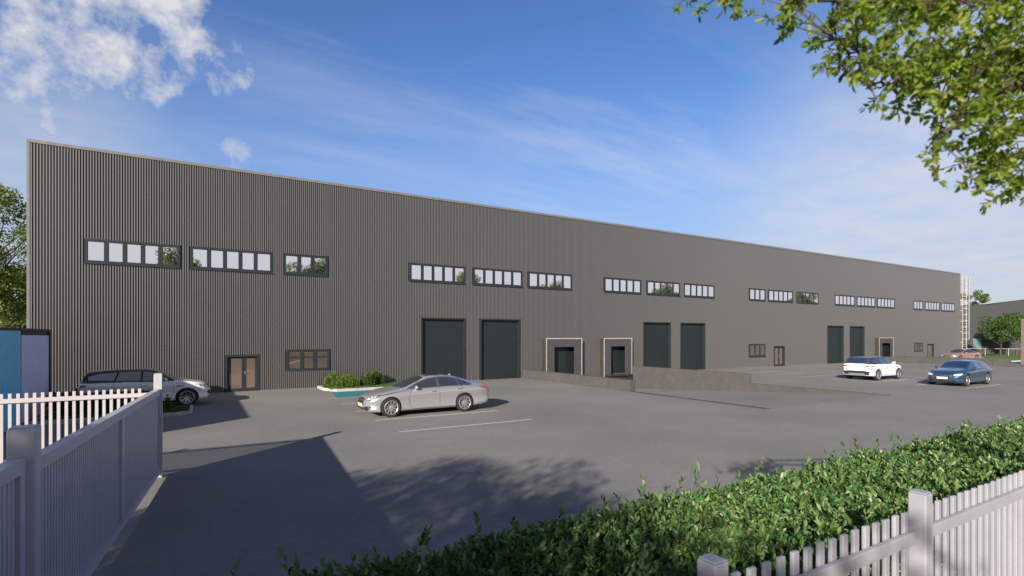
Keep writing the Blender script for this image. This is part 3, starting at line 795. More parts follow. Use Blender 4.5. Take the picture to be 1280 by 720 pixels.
def car_body(S):
    P = {k: pchip(*zip(*v)) for k, v in S['curves'].items()}
    x0, x1 = S['rear'], S['front']
    st = [x0+(x1-x0)*(.5-.5*math.cos(math.pi*i/70))*.35+(x1-x0)*.65*i/70 for i in range(71)]
    V = []; F = []; m_ = None
    for x in st:
        w, zt, zb, zl, wr, dr = (P[k](x) for k in ('w', 'top', 'bot', 'belt', 'rim', 'drop'))
        zl = min(zl, zt-.012); wr = wr*w; zr = zt-dr; zr = max(zr, zl+.004)
        wb = w*P['base'](x); zm = zb+(zl-zb)*.42
        ctrl = [(0, zb), (.5*w, zb), (.86*w, zb), (.955*w, zb+.035), (.985*w, zb+.10), (.985*w, zb+.14), (.955*w, zm-.02), (.968*w, zm+(zl-zm)*.30), (.997*w, zm+(zl-zm)*.60), (1.0*w, zm+(zl-zm)*.70), (.968*w, zl-.035),
                (.945*w, zl-.004), (wb, zl+.012), (wb+(wr-wb)*.33, zl+(zr-zl)*.36), (wb+(wr-wb)*.66, zl+(zr-zl)*.69), (wr+.012, zr-.02 if zr-.02 > zl else zr), (wr-.03, zr+dr*.35), (wr*.72, zt-dr*.28), (wr*.36, zt-dr*.06), (0, zt)]
        m_ = len(ctrl)
        V += [(x, y, z) for y, z in ctrl]+[(x, -y, z) for y, z in ctrl[-2:0:-1]]
    n = 2*m_-2
    for i in range(len(st)-1):
        for k in range(n): F.append((i*n+k, i*n+(k+1) % n, (i+1)*n+(k+1) % n, (i+1)*n+k))
    # rounded end caps
    for e_, sgn in ((0, -1), (len(st)-1, 1)):
        ring = V[e_*n:(e_+1)*n]; cz = sum(p[2] for p in ring)/n; base = e_*n
        for k, (sc, dx) in enumerate(((.93, .022), (.80, .036), (.5, .045))):
            nb = len(V); V += [(p[0]+sgn*dx, p[1]*sc, cz+(p[2]-cz)*sc) for p in ring]
            F += [(base+q_, base+(q_+1) % n, nb+(q_+1) % n, nb+q_) for q_ in range(n)]; base = nb
        V.append((ring[0][0]+sgn*.048, 0, cz)); F += [(base+q_, base+(q_+1) % n, len(V)-1) for q_ in range(n)]
    return V, F
def clean_bvh(V, F): return BVHTree.FromPolygons([Vector(p) for p in V], F)
def patch(bvh, poly, axes, res=.05, off=.004, skirt=.012):
    """project a 2D outline along d on to the body: a curved pane that follows it"""
    o, ax, ay, d = (Vector(v_) for v_ in axes); d.normalize()
    pts = []; n = len(poly)
    for i in range(n):
        a, b_ = Vector(poly[i]), Vector(poly[(i+1) % n]); k = max(1, int((b_-a).length/res))
        pts += [a.lerp(b_, j/k) for j in range(k)]
    nb = len(pts); xs_ = [p.x for p in pts]; ys_ = [p.y for p in pts]
    def inside(x, y):
        c_ = False; j = n-1
        for i in range(n):
            xi, yi = poly[i]; xj, yj = poly[j]
            if (yi > y) != (yj > y) and x < (xj-xi)*(y-yi)/(yj-yi)+xi: c_ = not c_
            j = i
        return c_
    gx_ = np.arange(min(xs_), max(xs_), res); gy_ = np.arange(min(ys_), max(ys_), res)
    inner = [Vector((a, b_)) for a in gx_ for b_ in gy_ if inside(a, b_) and min((Vector((a, b_))-q).length for q in pts) > res*.35]
    vs, es, fs, *_ = delaunay_2d_cdt(pts+inner, [], [list(range(nb))], 1, 1e-5)
    P3 = []; NN = []
    for v_ in vs:
        s = o+ax*v_.x+ay*v_.y-d*4; h, nr, *_r = bvh.ray_cast(s, d, 9)
        if h is None: h, nr, *_r = bvh.find_nearest(o+ax*v_.x+ay*v_.y)
        if nr.dot(d) > 0: nr = -nr
        P3.append(h+nr*off); NN.append(nr)
    V = [p[:] for p in P3]; F = [tuple(f_) for f_ in fs]
    cnt = {}
    for f_ in F:
        for i in range(len(f_)):
            e_ = tuple(sorted((f_[i], f_[(i+1) % len(f_)]))); cnt[e_] = cnt.get(e_, 0)+1
    for (a, b_), c_ in list(cnt.items()):
        if c_ == 1:
            k = len(V); V += [(P3[a]-NN[a]*skirt)[:], (P3[b_]-NN[b_]*skirt)[:]]; F.append((a, b_, k+1, k))
    return V, F
def side_axes(s): return ((0, 0, 0), (1, 0, 0), (0, 0, 1), (0, -s, 0))
TOPAX = ((0, 0, 0), (1, 0, 0), (0, 1, 0), (0, 0, -1))
def strip(p, w=.012):
    """thin outline along a polyline"""
    P = [Vector(q) for q in p]; L_, R_ = [], []
    for i, q in enumerate(P):
        d = (P[min(i+1, len(P)-1)]-P[max(i-1, 0)]).normalized(); n_ = Vector((-d.y, d.x)); L_.append(tuple(q+n_*w/2)); R_.append(tuple(q-n_*w/2))
    return L_+R_[::-1]
def carpaint(name, col, metal=.5, rough=.32):
    m_, nt_, b__ = newmat(name); b__.inputs['Base Color'].default_value = (*col, 1)
    fl = noise_tex(nt_, 900, 1); nt_.links.new(ramp(nt_, fl, [(.3, tuple(c_*.92 for c_ in col)), (.7, tuple(min(1, c_*1.08) for c_ in col))]), b__.inputs['Base Color'])
    b__.inputs['Metallic'].default_value = metal; b__.inputs['Roughness'].default_value = rough
    b__.inputs['Coat Weight'].default_value = 1; b__.inputs['Coat Roughness'].default_value = .03
carpaint('silver_paint', (.54, .525, .535), .65, .28); carpaint('white_car_paint', (.84, .84, .86), .0, .3)
carpaint('blue_car_paint', (.018, .065, .13), .35, .3); carpaint('bronze_paint', (.40, .26, .21), .4, .32); carpaint('black_roof', (.07, .078, .11), .5, .15)
simple('tyre_rubber', (.018, .018, .018), .75); simple('rim_metal', (.62, .61, .60), .28, .8, 0); simple('rim_dark', (.035, .035, .037), .5, .4, 0)
simple('chrome', (.62, .60, .58), .3, 1.0, 0); simple('plastic_black', (.02, .02, .021), .5, 0, 0); simple('seam', (.012, .012, .012), .8, 0, 0)
simple('lamp_clear', (.62, .64, .66), .08, .1, 0, coat=1.0); simple('lamp_red', (.34, .07, .06), .12, 0, 0, coat=1.0); simple('plate_white', (.75, .75, .72), .5, 0, 0)
simple('plate_yellow', (.62, .55, .25), .5, 0, 0); simple('arch_black', (.008, .008, .008), .9, 0, 0); simple('skid_silver', (.45, .44, .44), .4, .5, 0)
simple('orange_lamp', (.75, .30, .08), .2, 0, 0)

def wheel(root, cx, cy, s, r, spokes, twin=True):
    """s=+1 left side, -1 right side; outer face towards s"""
    w = .225; hub = MB()
    c_ = (cx, cy, r)
    hub.lathe([(.0, -s*.03), (.17, -s*.03), (.17, -s*.015), (0, -s*.015)], c_, n=24, closed=True)
    hub.lathe([(.0, s*.055), (.045, s*.055), (.06, s*.03), (.06, -s*.03)], c_, n=16)
    ri = r*.72; hub.lathe([(ri-.034, s*w*.40), (ri-.038, -s*.0), (.16, -s*.02)], c_, n=32)
    hb = hub.build('wheel', 'rim_dark', root, smooth=35); ty = MB()
    ty.lathe([(ri, -s*w*.46), (ri+.02, -s*w*.5), (r*.93, -s*w*.5), (r*.99, -s*w*.4), (r, -s*w*.2), (r, s*w*.2), (r*.99, s*w*.4), (r*.93, s*w*.5), (ri+.02, s*w*.5), (ri, s*w*.46)], c_, n=40, closed=True)
    ty.build('tyre', 'tyre_rubber', hb, smooth=45)
    rm = MB(); rm.lathe([(ri-.03, -s*w*.42), (ri+.002, -s*w*.46), (ri+.004, s*w*.47), (ri-.012, s*w*.50), (ri-.022, s*w*.47), (ri-.028, s*w*.40)], c_, n=40)
    for k in range(spokes):
        for q in ((-.085, .085) if twin else (0,)):
            th = 2*math.pi*k/spokes+.3; t0 = th+q*1.6; t1 = th+q*1.1
            p0 = Vector((math.cos(t0)*.05, 0, math.sin(t0)*.05)); p1 = Vector((math.cos(t1)*(ri-.02), 0, math.sin(t1)*(ri-.02)))
            d = (p1-p0).normalized(); sd = Vector((-d.z, 0, d.x)); a = .009 if twin else .016
            V = []
            for p, yy, ww in ((p0, s*.062, a*1.2), (p1, s*.098, a)):
                for ss, zz in ((-1, 0), (1, 0), (1, -s*.03), (-1, -s*.03)): V.append(Vector(c_)+p+sd*ss*ww+Vector((0, yy+zz, 0)))
            rm.add(V, [(0, 1, 2, 3), (7, 6, 5, 4), (0, 4, 5, 1), (1, 5, 6, 2), (2, 6, 7, 3), (3, 7, 4, 0)])
    rm.lathe([(0, s*.078), (.03, s*.078), (.05, s*.068), (.062, s*.04)], c_, n=20)
    rm.build('rim', 'rim_metal', hb, smooth=35)
    return hb
def build_car(S, name, label, cat, loc, rz):
    root = thing(name, (0, 0, 0), label, cat, rz=0, local=True)
    V, F = car_body(S); bvh = clean_bvh(V, F); W = S['W']; r = S['r']; xf, xr = S['xf'], S['xr']; ar = r+.042
    body = mesh_obj('body', V, F, S['paint'], root, smooth=38)
    # wheel arches are cut out of the body
    cut = MB()
    for xx in (xf, xr):
        for s in (-1, 1):
            pts = [(xx+ar*math.cos(a*math.pi/20), s*(W-.34), r+ar*math.sin(a*math.pi/20)) for a in range(-3, 24)]
            pts = [(p[0], p[1], max(p[2], -.05)) for p in pts]; pts = [(xx+ar*.98, s*(W-.34), -.05)]+pts+[(xx-ar*.98, s*(W-.34), -.05)]
            pts2 = []; 
            for p in pts:
                if not pts2 or (Vector(p)-Vector(pts2[-1])).length > 1e-3: pts2.append(p)
            cut.prism(pts2, (0, s*.6, 0))
    cu = cut.build('cutter', 'arch_black')
    mod = body.modifiers.new('b', 'BOOLEAN'); mod.object = cu; mod.operation = 'DIFFERENCE'; mod.solver = 'EXACT'
    dg = bpy.context.evaluated_depsgraph_get(); nm = bpy.data.meshes.new_from_object(body.evaluated_get(dg))
    body.modifiers.clear(); body.data = nm; bpy.data.objects.remove(cu)
    nm.shade_smooth(); nm.set_sharp_from_angle(angle=R(38))
    for xx in (xf, xr):
        for s in (-1, 1):
            la = MB(); q = [(xx+(ar-.004)*math.cos(a*math.pi/16), r+(ar-.004)*math.sin(a*math.pi/16)) for a in range(-2, 19)]
            nq = len(q); la.add([(a, s*(W-.335), b_) for a, b_ in q]+[(a, s*(W-.075), b_) for a, b_ in q], [(i, i+1, nq+i+1, nq+i) for i in range(nq-1)]+[tuple(range(nq))])
            la.build('wheel_arch', 'arch_black', root)
    if S.get('dark_top'):
        zc, xa_, xb_ = S['dark_top']; Vb = [v_.co.copy() for v_ in nm.vertices]; keep, topf = [], []
        for p in nm.polygons:
            c_ = p.center; (topf if c_.z > zc and xa_ < c_.x < xb_ else keep).append(tuple(p.vertices))
        for nm__, ff, mt_ in (('body', keep, S['paint']), ('roof', topf, 'black_roof')):
            used_ = sorted({i for f_ in ff for i in f_}); mp_ = {i: k for k, i in enumerate(used_)}
            o_ = mesh_obj(nm__, [Vb[i][:] for i in used_], [tuple(mp_[i] for i in f_) for f_ in ff], mt_, root, smooth=38)
        bpy.data.objects.remove(body)
    def P(nm_, poly, axes, mat, off=.004, res=.05, par=None, lab=None):
        v_, f_ = patch(bvh, poly, axes, res, off); o = mesh_obj(nm_, v_, f_, mat, par or root, smooth=50)
        if lab: o['label'] = lab
        return o
    if S.get('roof'): P('roof', S['roof'], TOPAX, 'black_roof', .003, .09)
    for s in (-1, 1):
        ax = side_axes(s)
        P('window_trim', S['trim'], ax, S.get('trimmat', 'chrome'), .003, .06)
        for w in S['side']: P('side_window', w, ax, 'car_glass', .008, .05)
        sm = MB()
        for l in S['seams']:
            v_, f_ = patch(bvh, strip(l, .011), ax, .06, .002, .004); sm.add(v_, f_)
        sm.build('door_seam', 'seam', root)
        for hx, hz in S['handles']:
            h, nr, *_ = bvh.ray_cast(Vector((hx, s*3, hz)), Vector((0, -s, 0)), 6)
            y_ = h.y; a, b_ = sorted((y_-s*.01, y_+s*.028)); MB().bbox(hx-.10, hx+.10, a, b_, hz-.015, hz+.015, .008).build('door_handle', S.get('handlemat', 'chrome'), root, smooth=30)
        if S.get('sill'): P('sill_trim', S['sill'], ax, S.get('sillmat', 'plastic_black'), .006, .08)
        if S.get('gills'): P('air_vent', S['gills'], ax, 'plastic_black', .005, .04)
        # mirror
        mx_, mz = S['mirror']; h, nr, *_ = bvh.ray_cast(Vector((mx_, s*3, mz-.02)), Vector((0, -s, 0)), 6); y_ = h.y
        bm = bmesh.new(); bmesh.ops.create_uvsphere(bm, u_segments=14, v_segments=10, radius=1)
        for q in bm.verts:
            c_ = q.co; q.co = Vector((mx_+c_.x*(.075 if c_.x > 0 else .045), y_+s*.14+c_.y*.115, mz+.03+c_.z*.07))
        mm = MB().add([q.co[:] for q in bm.verts], [[q.index for q in f_.verts] for f_ in bm.faces]); bm.free()
        mm.tube([(mx_, y_-s*.03, mz-.03), (mx_, y_+s*.1, mz)], [.03, .022], 6)
        mm.build('wing_mirror', S['paint'], root, smooth=50)
        # lamps wrap round the corners
        fa = Vector((-1, -s*.55, 0)).normalized(); fo = (0, 0, 0); axx = (fa.y*-s, fa.x*s, 0)
        P('headlight', [(a, b_) for a, b_ in S['head']], ((S['front']-.06, s*.50, 0), (-.48*1, s*.877, 0), (0, 0, 1), (-.877, -s*.48, 0)), 'lamp_clear', .006, .035)
        if S.get('headdark'): P('headlight_bezel', S['headdark'], ((S['front']-.06, s*.50, 0), (-.48, s*.877, 0), (0, 0, 1), (-.877, -s*.48, 0)), 'plastic_black', .0045, .035)
        P('tail_light', S['tail'], ((S['rear']+.04, s*.58, 0), (.48, s*.877, 0), (0, 0, 1), (.877, -s*.48, 0)), S.get('tailmat', 'lamp_red'), .006, .035)
    P('windscreen', S['wind'], TOPAX, 'car_glass', .006, .07)
    P('rear_window', S['rearw'], TOPAX, 'car_glass', .006, .07)
    if S.get('sunroof'): P('sunroof', S['sunroof'], TOPAX, 'car_glass', .006, .08)
    FA = ((0, 0, 0), (0, 1, 0), (0, 0, 1), (-1, 0, 0)); RA = ((0, 0, 0), (0, 1, 0), (0, 0, 1), (1, 0, 0))
    if S.get('grille_ring'): P('grille_surround', S['grille_ring'], FA, 'chrome', .006, .04)
    gr = P('grille', S['grille'], FA, 'plastic_black', .010, .04)
    gb = MB()
    y0_, y1_ = min(a for a, _ in S['grille']), max(a for a, _ in S['grille']); z0_, z1_ = min(b_ for _, b_ in S['grille']), max(b_ for _, b_ in S['grille'])
    for k in range(1, S.get('bars', 4)):
        z_ = z0_+(z1_-z0_)*k/S.get('bars', 4)
        v_, f_ = patch(bvh, [(y0_+.05, z_-.006), (y1_-.05, z_-.006), (y1_-.05, z_+.006), (y0_+.05, z_+.006)], FA, .06, .016, .006); gb.add(v_, f_)
    if S.get('bars', 4) > 1: gb.build('grille_bar', 'chrome', gr)
    for im in S.get('intakes', []):
        P('air_intake', im, FA, 'plastic_black', .006, .04); 
        P('air_intake', [(-a, b_) for a, b_ in im][::-1], FA, 'plastic_black', .006, .04)
    if S.get('lower'): P('lower_intake', S['lower'], FA, 'plastic_black', .006, .04)
    if S.get('rlow'): P('rear_diffuser', S['rlow'], RA, 'plastic_black', .006, .05)
    if S.get('skid'): P('skid_plate', S['skid'], RA, 'skid_silver', .010, .05)
    zp = S['platez']; P('number_plate', [(-.26, zp), (.26, zp), (.26, zp+.11), (-.26, zp+.11)], FA, S.get('platemat', 'plate_white'), .020, .08)
    zp = S['rplatez']; P('number_plate', [(-.26, zp), (.26, zp), (.26, zp+.11), (-.26, zp+.11)], RA, 'plate_white', .012, .08)
    if S.get('fin'):
        x_ = S['fin']; h, *_ = bvh.ray_cast(Vector((x_, 0, 3)), Vector((0, 0, -1)), 5); z_ = h.z
        MB().prism([(x_+.09, -.012, z_-.01), (x_-.07, -.012, z_-.01), (x_-.06, -.012, z_+.06), (x_-.01, -.012, z_+.05)], (0, .024, 0)).build('roof_antenna', S['paint'], root)
    un = MB().box(xr-.1, xf+.1, -W+.36, W-.36, .16, .30); un.build('underbody', 'arch_black', root)
    for xx in (xf, xr):
        for s in (-1, 1): wheel(root, xx, s*(W-.125), s, r, S.get('spokes', 10), S.get('twin', True))
    root.location = loc; root.rotation_euler = (0, 0, rz); 
    return root

SEDAN = dict(W=.93, front=2.40, rear=-2.42, xf=1.60, xr=-1.27, r=.345, paint='silver_paint', platemat='plate_yellow', fin=-1.0, spokes=10,
  curves=dict(
    w=[(-2.42, .70), (-2.32, .80), (-2.1, .87), (-1.7, .92), (-1.2, .935), (0, .925), (1.2, .93), (1.7, .925), (2.05, .88), (2.26, .78), (2.40, .62)],
    top=[(-2.42, .86), (-2.36, .98), (-2.2, 1.035), (-1.85, 1.10), (-1.45, 1.225), (-1.0, 1.345), (-.55, 1.405), (-.15, 1.415), (.2, 1.375), (.6, 1.22), (1.05, 1.015), (1.3, .965), (1.8, .88), (2.15, .79), (2.32, .71), (2.40, .62)],
    bot=[(-2.42, .38), (-2.3, .27), (-2.0, .22), (-1.2, .19), (1.6, .18), (2.2, .19), (2.34, .22), (2.40, .28)],
    belt=[(-2.42, .80), (-2.25, .93), (-1.5, .955), (-.5, .95), (.6, .91), (1.3, .86), (1.9, .78), (2.25, .67), (2.40, .56)],
    rim=[(-2.42, .72), (-2.1, .76), (-1.7, .70), (-1.3, .63), (-.8, .60), (0, .60), (.35, .62), (.8, .72), (1.1, .80), (1.6, .78), (2.2, .70), (2.40, .65)],
    drop=[(-2.42, .03), (-2.0, .035), (-1.6, .06), (-1.0, .075), (0, .07), (.5, .06), (1.1, .025), (1.6, .04), (2.1, .04), (2.40, .03)],
    base=[(-2.42, .86), (-1.9, .87), (-1, .875), (.6, .88), (1.2, .88), (2.40, .86)]),
  trim=[(1.02, .945), (.80, 1.06), (.45, 1.21), (.10, 1.315), (-.30, 1.355), (-.70, 1.34), (-1.10, 1.265), (-1.50, 1.12), (-1.66, 1.03), (-1.55, .99), (-.6, .985), (.5, .955)],
  side=[[(.80, .975), (.62, 1.10), (.36, 1.205), (.07, 1.275), (-.17, 1.305), (-.19, 1.005), (.3, .985)],
        [(-.29, 1.005), (-.27, 1.31), (-.65, 1.30), (-1.0, 1.24), (-1.06, 1.015)], [(-1.10, 1.015), (-1.04, 1.225), (-1.35, 1.13), (-1.52, 1.04)]],
  seams=[[(.83, .95), (.95, .70), (.92, .42), (.78, .26)], [(-.23, .99), (-.26, .6), (-.26, .26)], [(-1.20, 1.0), (-1.13, .78), (-.93, .55), (-.88, .26)], [(.78, .26), (-.88, .26)], [(2.2, .70), (1.8, .80), (1.2, .90), (.95, .93)]],
  handles=[(-.02, .845), (-1.03, .885)], mirror=(.66, .985),
  head=[(.02, .60), (-.02, .68), (.10, .735), (.36, .77), (.38, .72), (.22, .635)], headdark=[(-.0, .585), (-.05, .69), (.10, .75), (.42, .79), (.42, .70), (.22, .61)],
  tail=[(-.04, .78), (-.04, .90), (.30, .955), (.50, .94), (.42, .86), (.25, .78)],
  wind=[(1.10, -.62), (1.16, -.3), (1.18, 0), (1.16, .3), (1.10, .62), (.6, .60), (.27, .52), (.25, 0), (.27, -.52), (.6, -.60)],
  rearw=[(-1.83, -.5), (-1.86, 0), (-1.83, .5), (-1.4, .54), (-1.12, .48), (-1.10, 0), (-1.12, -.48), (-1.4, -.54)],
  sunroof=[(.12, -.42), (.15, 0), (.12, .42), (-.45, .45), (-.45, -.45)],
  grille_ring=[(-.40, .50), (-.36, .655), (0, .675), (.36, .655), (.40, .50), (.28, .40), (-.28, .40)],
  grille=[(-.37, .505), (-.33, .64), (0, .658), (.33, .64), (.37, .505), (.26, .415), (-.26, .415)], bars=3,
  intakes=[[(.42, .25), (.40, .36), (.70, .42), (.78, .36), (.62, .26)]], lower=[(-.34, .235), (-.30, .33), (.30, .33), (.34, .235)],
  rlow=[(-.6, .30), (-.55, .42), (.55, .42), (.6, .30)], platez=.37, rplatez=.62,
  gills=None, sill=[(-.86, .225), (1.16, .225), (1.16, .25), (-.86, .25)], sillmat='chrome')
def shape(base, **kw):
    d = dict(base); d.update(kw); return d
SUV = dict(W=.97, front=2.14, rear=-2.16, xf=1.36, xr=-1.33, r=.375, paint='white_car_paint', spokes=9, bars=3, handlemat='white_car_paint', trimmat='plastic_black', tailmat='lamp_red',
  curves=dict(
    w=[(-2.16, .80), (-2.08, .89), (-1.8, .95), (-1.2, .97), (0, .955), (1.2, .97), (1.6, .95), (1.9, .87), (2.05, .78), (2.14, .66)],
    top=[(-2.16, 1.02), (-2.13, 1.12), (-2.02, 1.40), (-1.93, 1.545), (-1.6, 1.60), (-.9, 1.635), (-.2, 1.64), (.15, 1.60), (.5, 1.42), (.92, 1.16), (1.1, 1.105), (1.6, 1.04), (1.95, .96), (2.08, .88), (2.14, .76)],
    bot=[(-2.16, .42), (-2.05, .32), (-1.3, .26), (1.4, .25), (1.95, .26), (2.08, .30), (2.14, .38)],
    belt=[(-2.16, .98), (-2.05, 1.10), (-1.4, 1.12), (0, 1.085), (.9, 1.05), (1.5, .99), (1.95, .88), (2.14, .70)],
    rim=[(-2.16, .82), (-1.9, .70), (-1.5, .69), (0, .70), (.3, .72), (.8, .80), (1.0, .86), (1.6, .86), (2.0, .80), (2.14, .75)],
    drop=[(-2.16, .03), (-2.0, .06), (-1.5, .07), (0, .07), (.5, .06), (1.0, .025), (1.6, .035), (2.14, .03)],
    base=[(-2.16, .89), (-1, .895), (.9, .90), (2.14, .87)]),
  dark_top=(1.115, -2.2, .95),
  trim=[(.95, 1.10), (.62, 1.32), (.30, 1.50), (.05, 1.575), (-.9, 1.57), (-1.55, 1.53), (-1.98, 1.45), (-2.06, 1.24), (-1.9, 1.17), (-.6, 1.135), (.5, 1.11)],
  side=[[(.72, 1.15), (.45, 1.35), (.16, 1.50), (-.13, 1.525), (-.15, 1.15)], [(-.22, 1.155), (-.20, 1.53), (-.9, 1.52), (-1.02, 1.17)], [(-1.08, 1.18), (-.97, 1.51), (-1.55, 1.475), (-1.88, 1.36), (-1.86, 1.22)]],
  seams=[[(.86, 1.05), (.90, .7), (.80, .40)], [(-.17, 1.13), (-.20, .75), (-.20, .40)], [(-1.08, 1.14), (-1.05, .9), (-.90, .62), (-.88, .40)], [(.80, .40), (-.88, .40)], [(1.95, .87), (1.5, .95), (.95, 1.02)]],
  handles=[(-.02, .98), (-.98, 1.01)], mirror=(.62, 1.15),
  head=[(.03, .78), (.02, .86), (.30, .90), (.42, .92), (.40, .85), (.25, .79)], headdark=[(-.02, .76), (-.02, .88), (.30, .92), (.48, .94), (.46, .84), (.25, .77)],
  tail=[(-.04, .93), (-.04, 1.02), (.40, 1.045), (.42, .97), (.2, .93)],
  wind=[(.98, -.66), (1.05, -.3), (1.06, 0), (1.05, .3), (.98, .66), (.6, .64), (.33, .58), (.33, 0), (.33, -.58), (.6, -.64)],
  rearw=[(-2.115, -.55), (-2.125, 0), (-2.115, .55), (-1.97, .54), (-1.965, 0), (-1.97, -.54)],
  grille=[(-.46, .76), (-.46, .85), (0, .87), (.46, .85), (.46, .76), (0, .74)],
  intakes=[[(.50, .46), (.52, .62), (.66, .66), (.74, .56), (.66, .47)]], lower=[(-.42, .40), (-.42, .60), (.42, .60), (.42, .40)],
  rlow=[(-.74, .40), (-.82, .60), (-.5, .66), (.5, .66), (.82, .60), (.74, .40)], skid=[(-.5, .40), (-.5, .50), (.5, .50), (.5, .40)], platez=.50, rplatez=.75,
  gills=[(.98, .86), (1.0, .90), (1.28, .92), (1.24, .89)], sill=[(-.93, .27), (.93, .27), (.93, .36), (-.93, .36)])
WAGON = shape(SEDAN, paint='blue_car_paint', platemat='plate_white', fin=None, spokes=5, bars=6, r=.35, sunroof=None, head=[(.0, .60), (-.02, .665), (.16, .72), (.42, .755), (.44, .70), (.25, .61)], headdark=None,
  curves=dict(SEDAN['curves'],
    top=[(-2.42, .93), (-2.38, 1.04), (-2.28, 1.12), (-1.95, 1.26), (-1.6, 1.36), (-1.0, 1.44), (-.5, 1.455), (0, 1.44), (.3, 1.38), (.7, 1.20), (1.08, 1.03), (1.3, .985), (1.8, .91), (2.15, .82), (2.32, .74), (2.40, .64)],
    rim=[(-2.42, .74), (-2.1, .68), (-1.7, .64), (-.8, .63), (0, .63), (.35, .65), (.8, .73), (1.1, .80), (1.6, .80), (2.2, .72), (2.40, .66)]),
  trim=[(1.02, .965), (.80, 1.07), (.48, 1.24), (.15, 1.34), (-.30, 1.385), (-.9, 1.375), (-1.40, 1.30), (-1.85, 1.17), (-2.03, 1.08), (-1.9, 1.01), (-.6, .985), (.5, .965)],
  side=[[(.80, .985), (.62, 1.11), (.40, 1.215), (.12, 1.30), (-.17, 1.335), (-.19, 1.005), (.3, .99)], [(-.27, 1.01), (-.25, 1.34), (-.9, 1.335), (-1.12, 1.29), (-1.16, 1.03)], [(-1.22, 1.035), (-1.18, 1.275), (-1.5, 1.22), (-1.86, 1.09), (-1.80, 1.05)]],
  rearw=[(-2.22, -.48), (-2.25, 0), (-2.22, .48), (-1.9, .50), (-1.66, .46), (-1.64, 0), (-1.66, -.46), (-1.9, -.50)],
  grille_ring=[(-.48, .48), (-.42, .66), (0, .675), (.42, .66), (.48, .48), (.34, .30), (-.34, .30)], grille=[(-.45, .485), (-.39, .645), (0, .66), (.39, .645), (.45, .485), (.32, .315), (-.32, .315)],
  intakes=[[(.50, .26), (.50, .38), (.72, .42), (.76, .34), (.62, .27)]], lower=None, platez=.42)
CG = 'cars parked in the yard'
c1 = build_car(SEDAN, 'silver_sedan', 'metallic silver four door sedan parked beside the white bay lines', 'car', (7.45, 19.12, 0), math.pi)
c2 = build_car(SUV, 'white_suv', 'white SUV with dark roof partly hidden behind the gate at left', 'car', (-1.78, 26.42, 0), 0)
c3 = copy_tree(c2); c3.location = (39.35, 18.25, 0); c3['label'] = 'white SUV with dark roof seen from behind in the far parking bays'
c4 = build_car(WAGON, 'blue_car', 'dark blue five door car with bright headlights facing left', 'car', (39.5, 13.55, 0), math.pi)
BR = shape(SEDAN, paint='bronze_paint', fin=None, sunroof=None)
bx_, by_ = ground(1184, 451.5); 
c5 = build_car(BR, 'bronze_sedan', 'bronze sedan near the far end of the warehouse behind the low wall', 'car', (77.8, 26.6, 0), R(168))
wx, wy = tp(1209, 92)
c6 = build_car(shape(SEDAN, paint='white_car_paint', fin=None, sunroof=None), 'white_car', 'small distant white car beyond the ladder and lawn', 'car', (wx, wy, .06), R(-60))
c2.scale = c3.scale = (1, 1, .955)
for c_ in (c1, c2, c3, c4, c5, c6): c_['group'] = CG

# ---------------------------------------------------------------- sun, sky and clouds
to_sun = Vector((-SUNH.x*math.cos(R(SUNEL)), -SUNH.y*math.cos(R(SUNEL)), math.sin(R(SUNEL)))).normalized()
sd = bpy.data.lights.new('sun', 'SUN'); sd.energy = 5.0; sd.angle = R(.6); sd.color = (1.0, .91, .80)
so = bpy.data.objects.new('sun', sd); COL.objects.link(so); so.rotation_euler = to_sun.to_track_quat('Z', 'Y').to_euler()
so.location = (-60, -60, 60)
world = bpy.data.worlds.new('World'); scene.world = world; world.use_nodes = True; nt = world.node_tree
bg = nt.nodes['Background']; bg.inputs['Strength'].default_value = .094
sky = N(nt, 'ShaderNodeTexSky'); sky.sky_type = 'NISHITA'; sky.sun_disc = False
sky.sun_elevation = R(SUNEL); sky.sun_rotation = math.atan2(to_sun.x, to_sun.y)
sky.air_density = 1.0; sky.dust_density = .35; sky.ozone_density = 2.2; sky.altitude = 200
tc = N(nt, 'ShaderNodeTexCoord'); gen = tc.outputs['Generated']
sep = N(nt, 'ShaderNodeSeparateXYZ'); nt.links.new(gen, sep.inputs[0])
def math_(op, a, b_=None, clamp=False):
    m_ = N(nt, 'ShaderNodeMath', operation=op); m_.use_clamp = clamp
    for i, v_ in enumerate((a, b_)):
        if v_ is None: continue
        if isinstance(v_, (int, float)): m_.inputs[i].default_value = v_
        else: nt.links.new(v_, m_.inputs[i])
    return m_.outputs[0]
den = math_('ADD', math_('MAXIMUM', sep.outputs[2], 0.0), .10)
cmb = N(nt, 'ShaderNodeCombineXYZ'); nt.links.new(math_('DIVIDE', sep.outputs[0], den), cmb.inputs[0]); nt.links.new(math_('DIVIDE', sep.outputs[1], den), cmb.inputs[1])
plane = cmb.outputs[0]
def spot(px, py, r0, r1, d=None):
    d = Vector(d) if d else at(px, py, 1)-Vector((0, 0, H)); d.normalize()
    dp = N(nt, 'ShaderNodeVectorMath', operation='DOT_PRODUCT'); nt.links.new(gen, dp.inputs[0]); dp.inputs[1].default_value = d
    mr = N(nt, 'ShaderNodeMapRange'); mr.interpolation_type = 'SMOOTHSTEP'; nt.links.new(dp.outputs['Value'], mr.inputs[0])
    mr.inputs[1].default_value = math.cos(R(r1)); mr.inputs[2].default_value = math.cos(R(r0)); return mr.outputs[0]
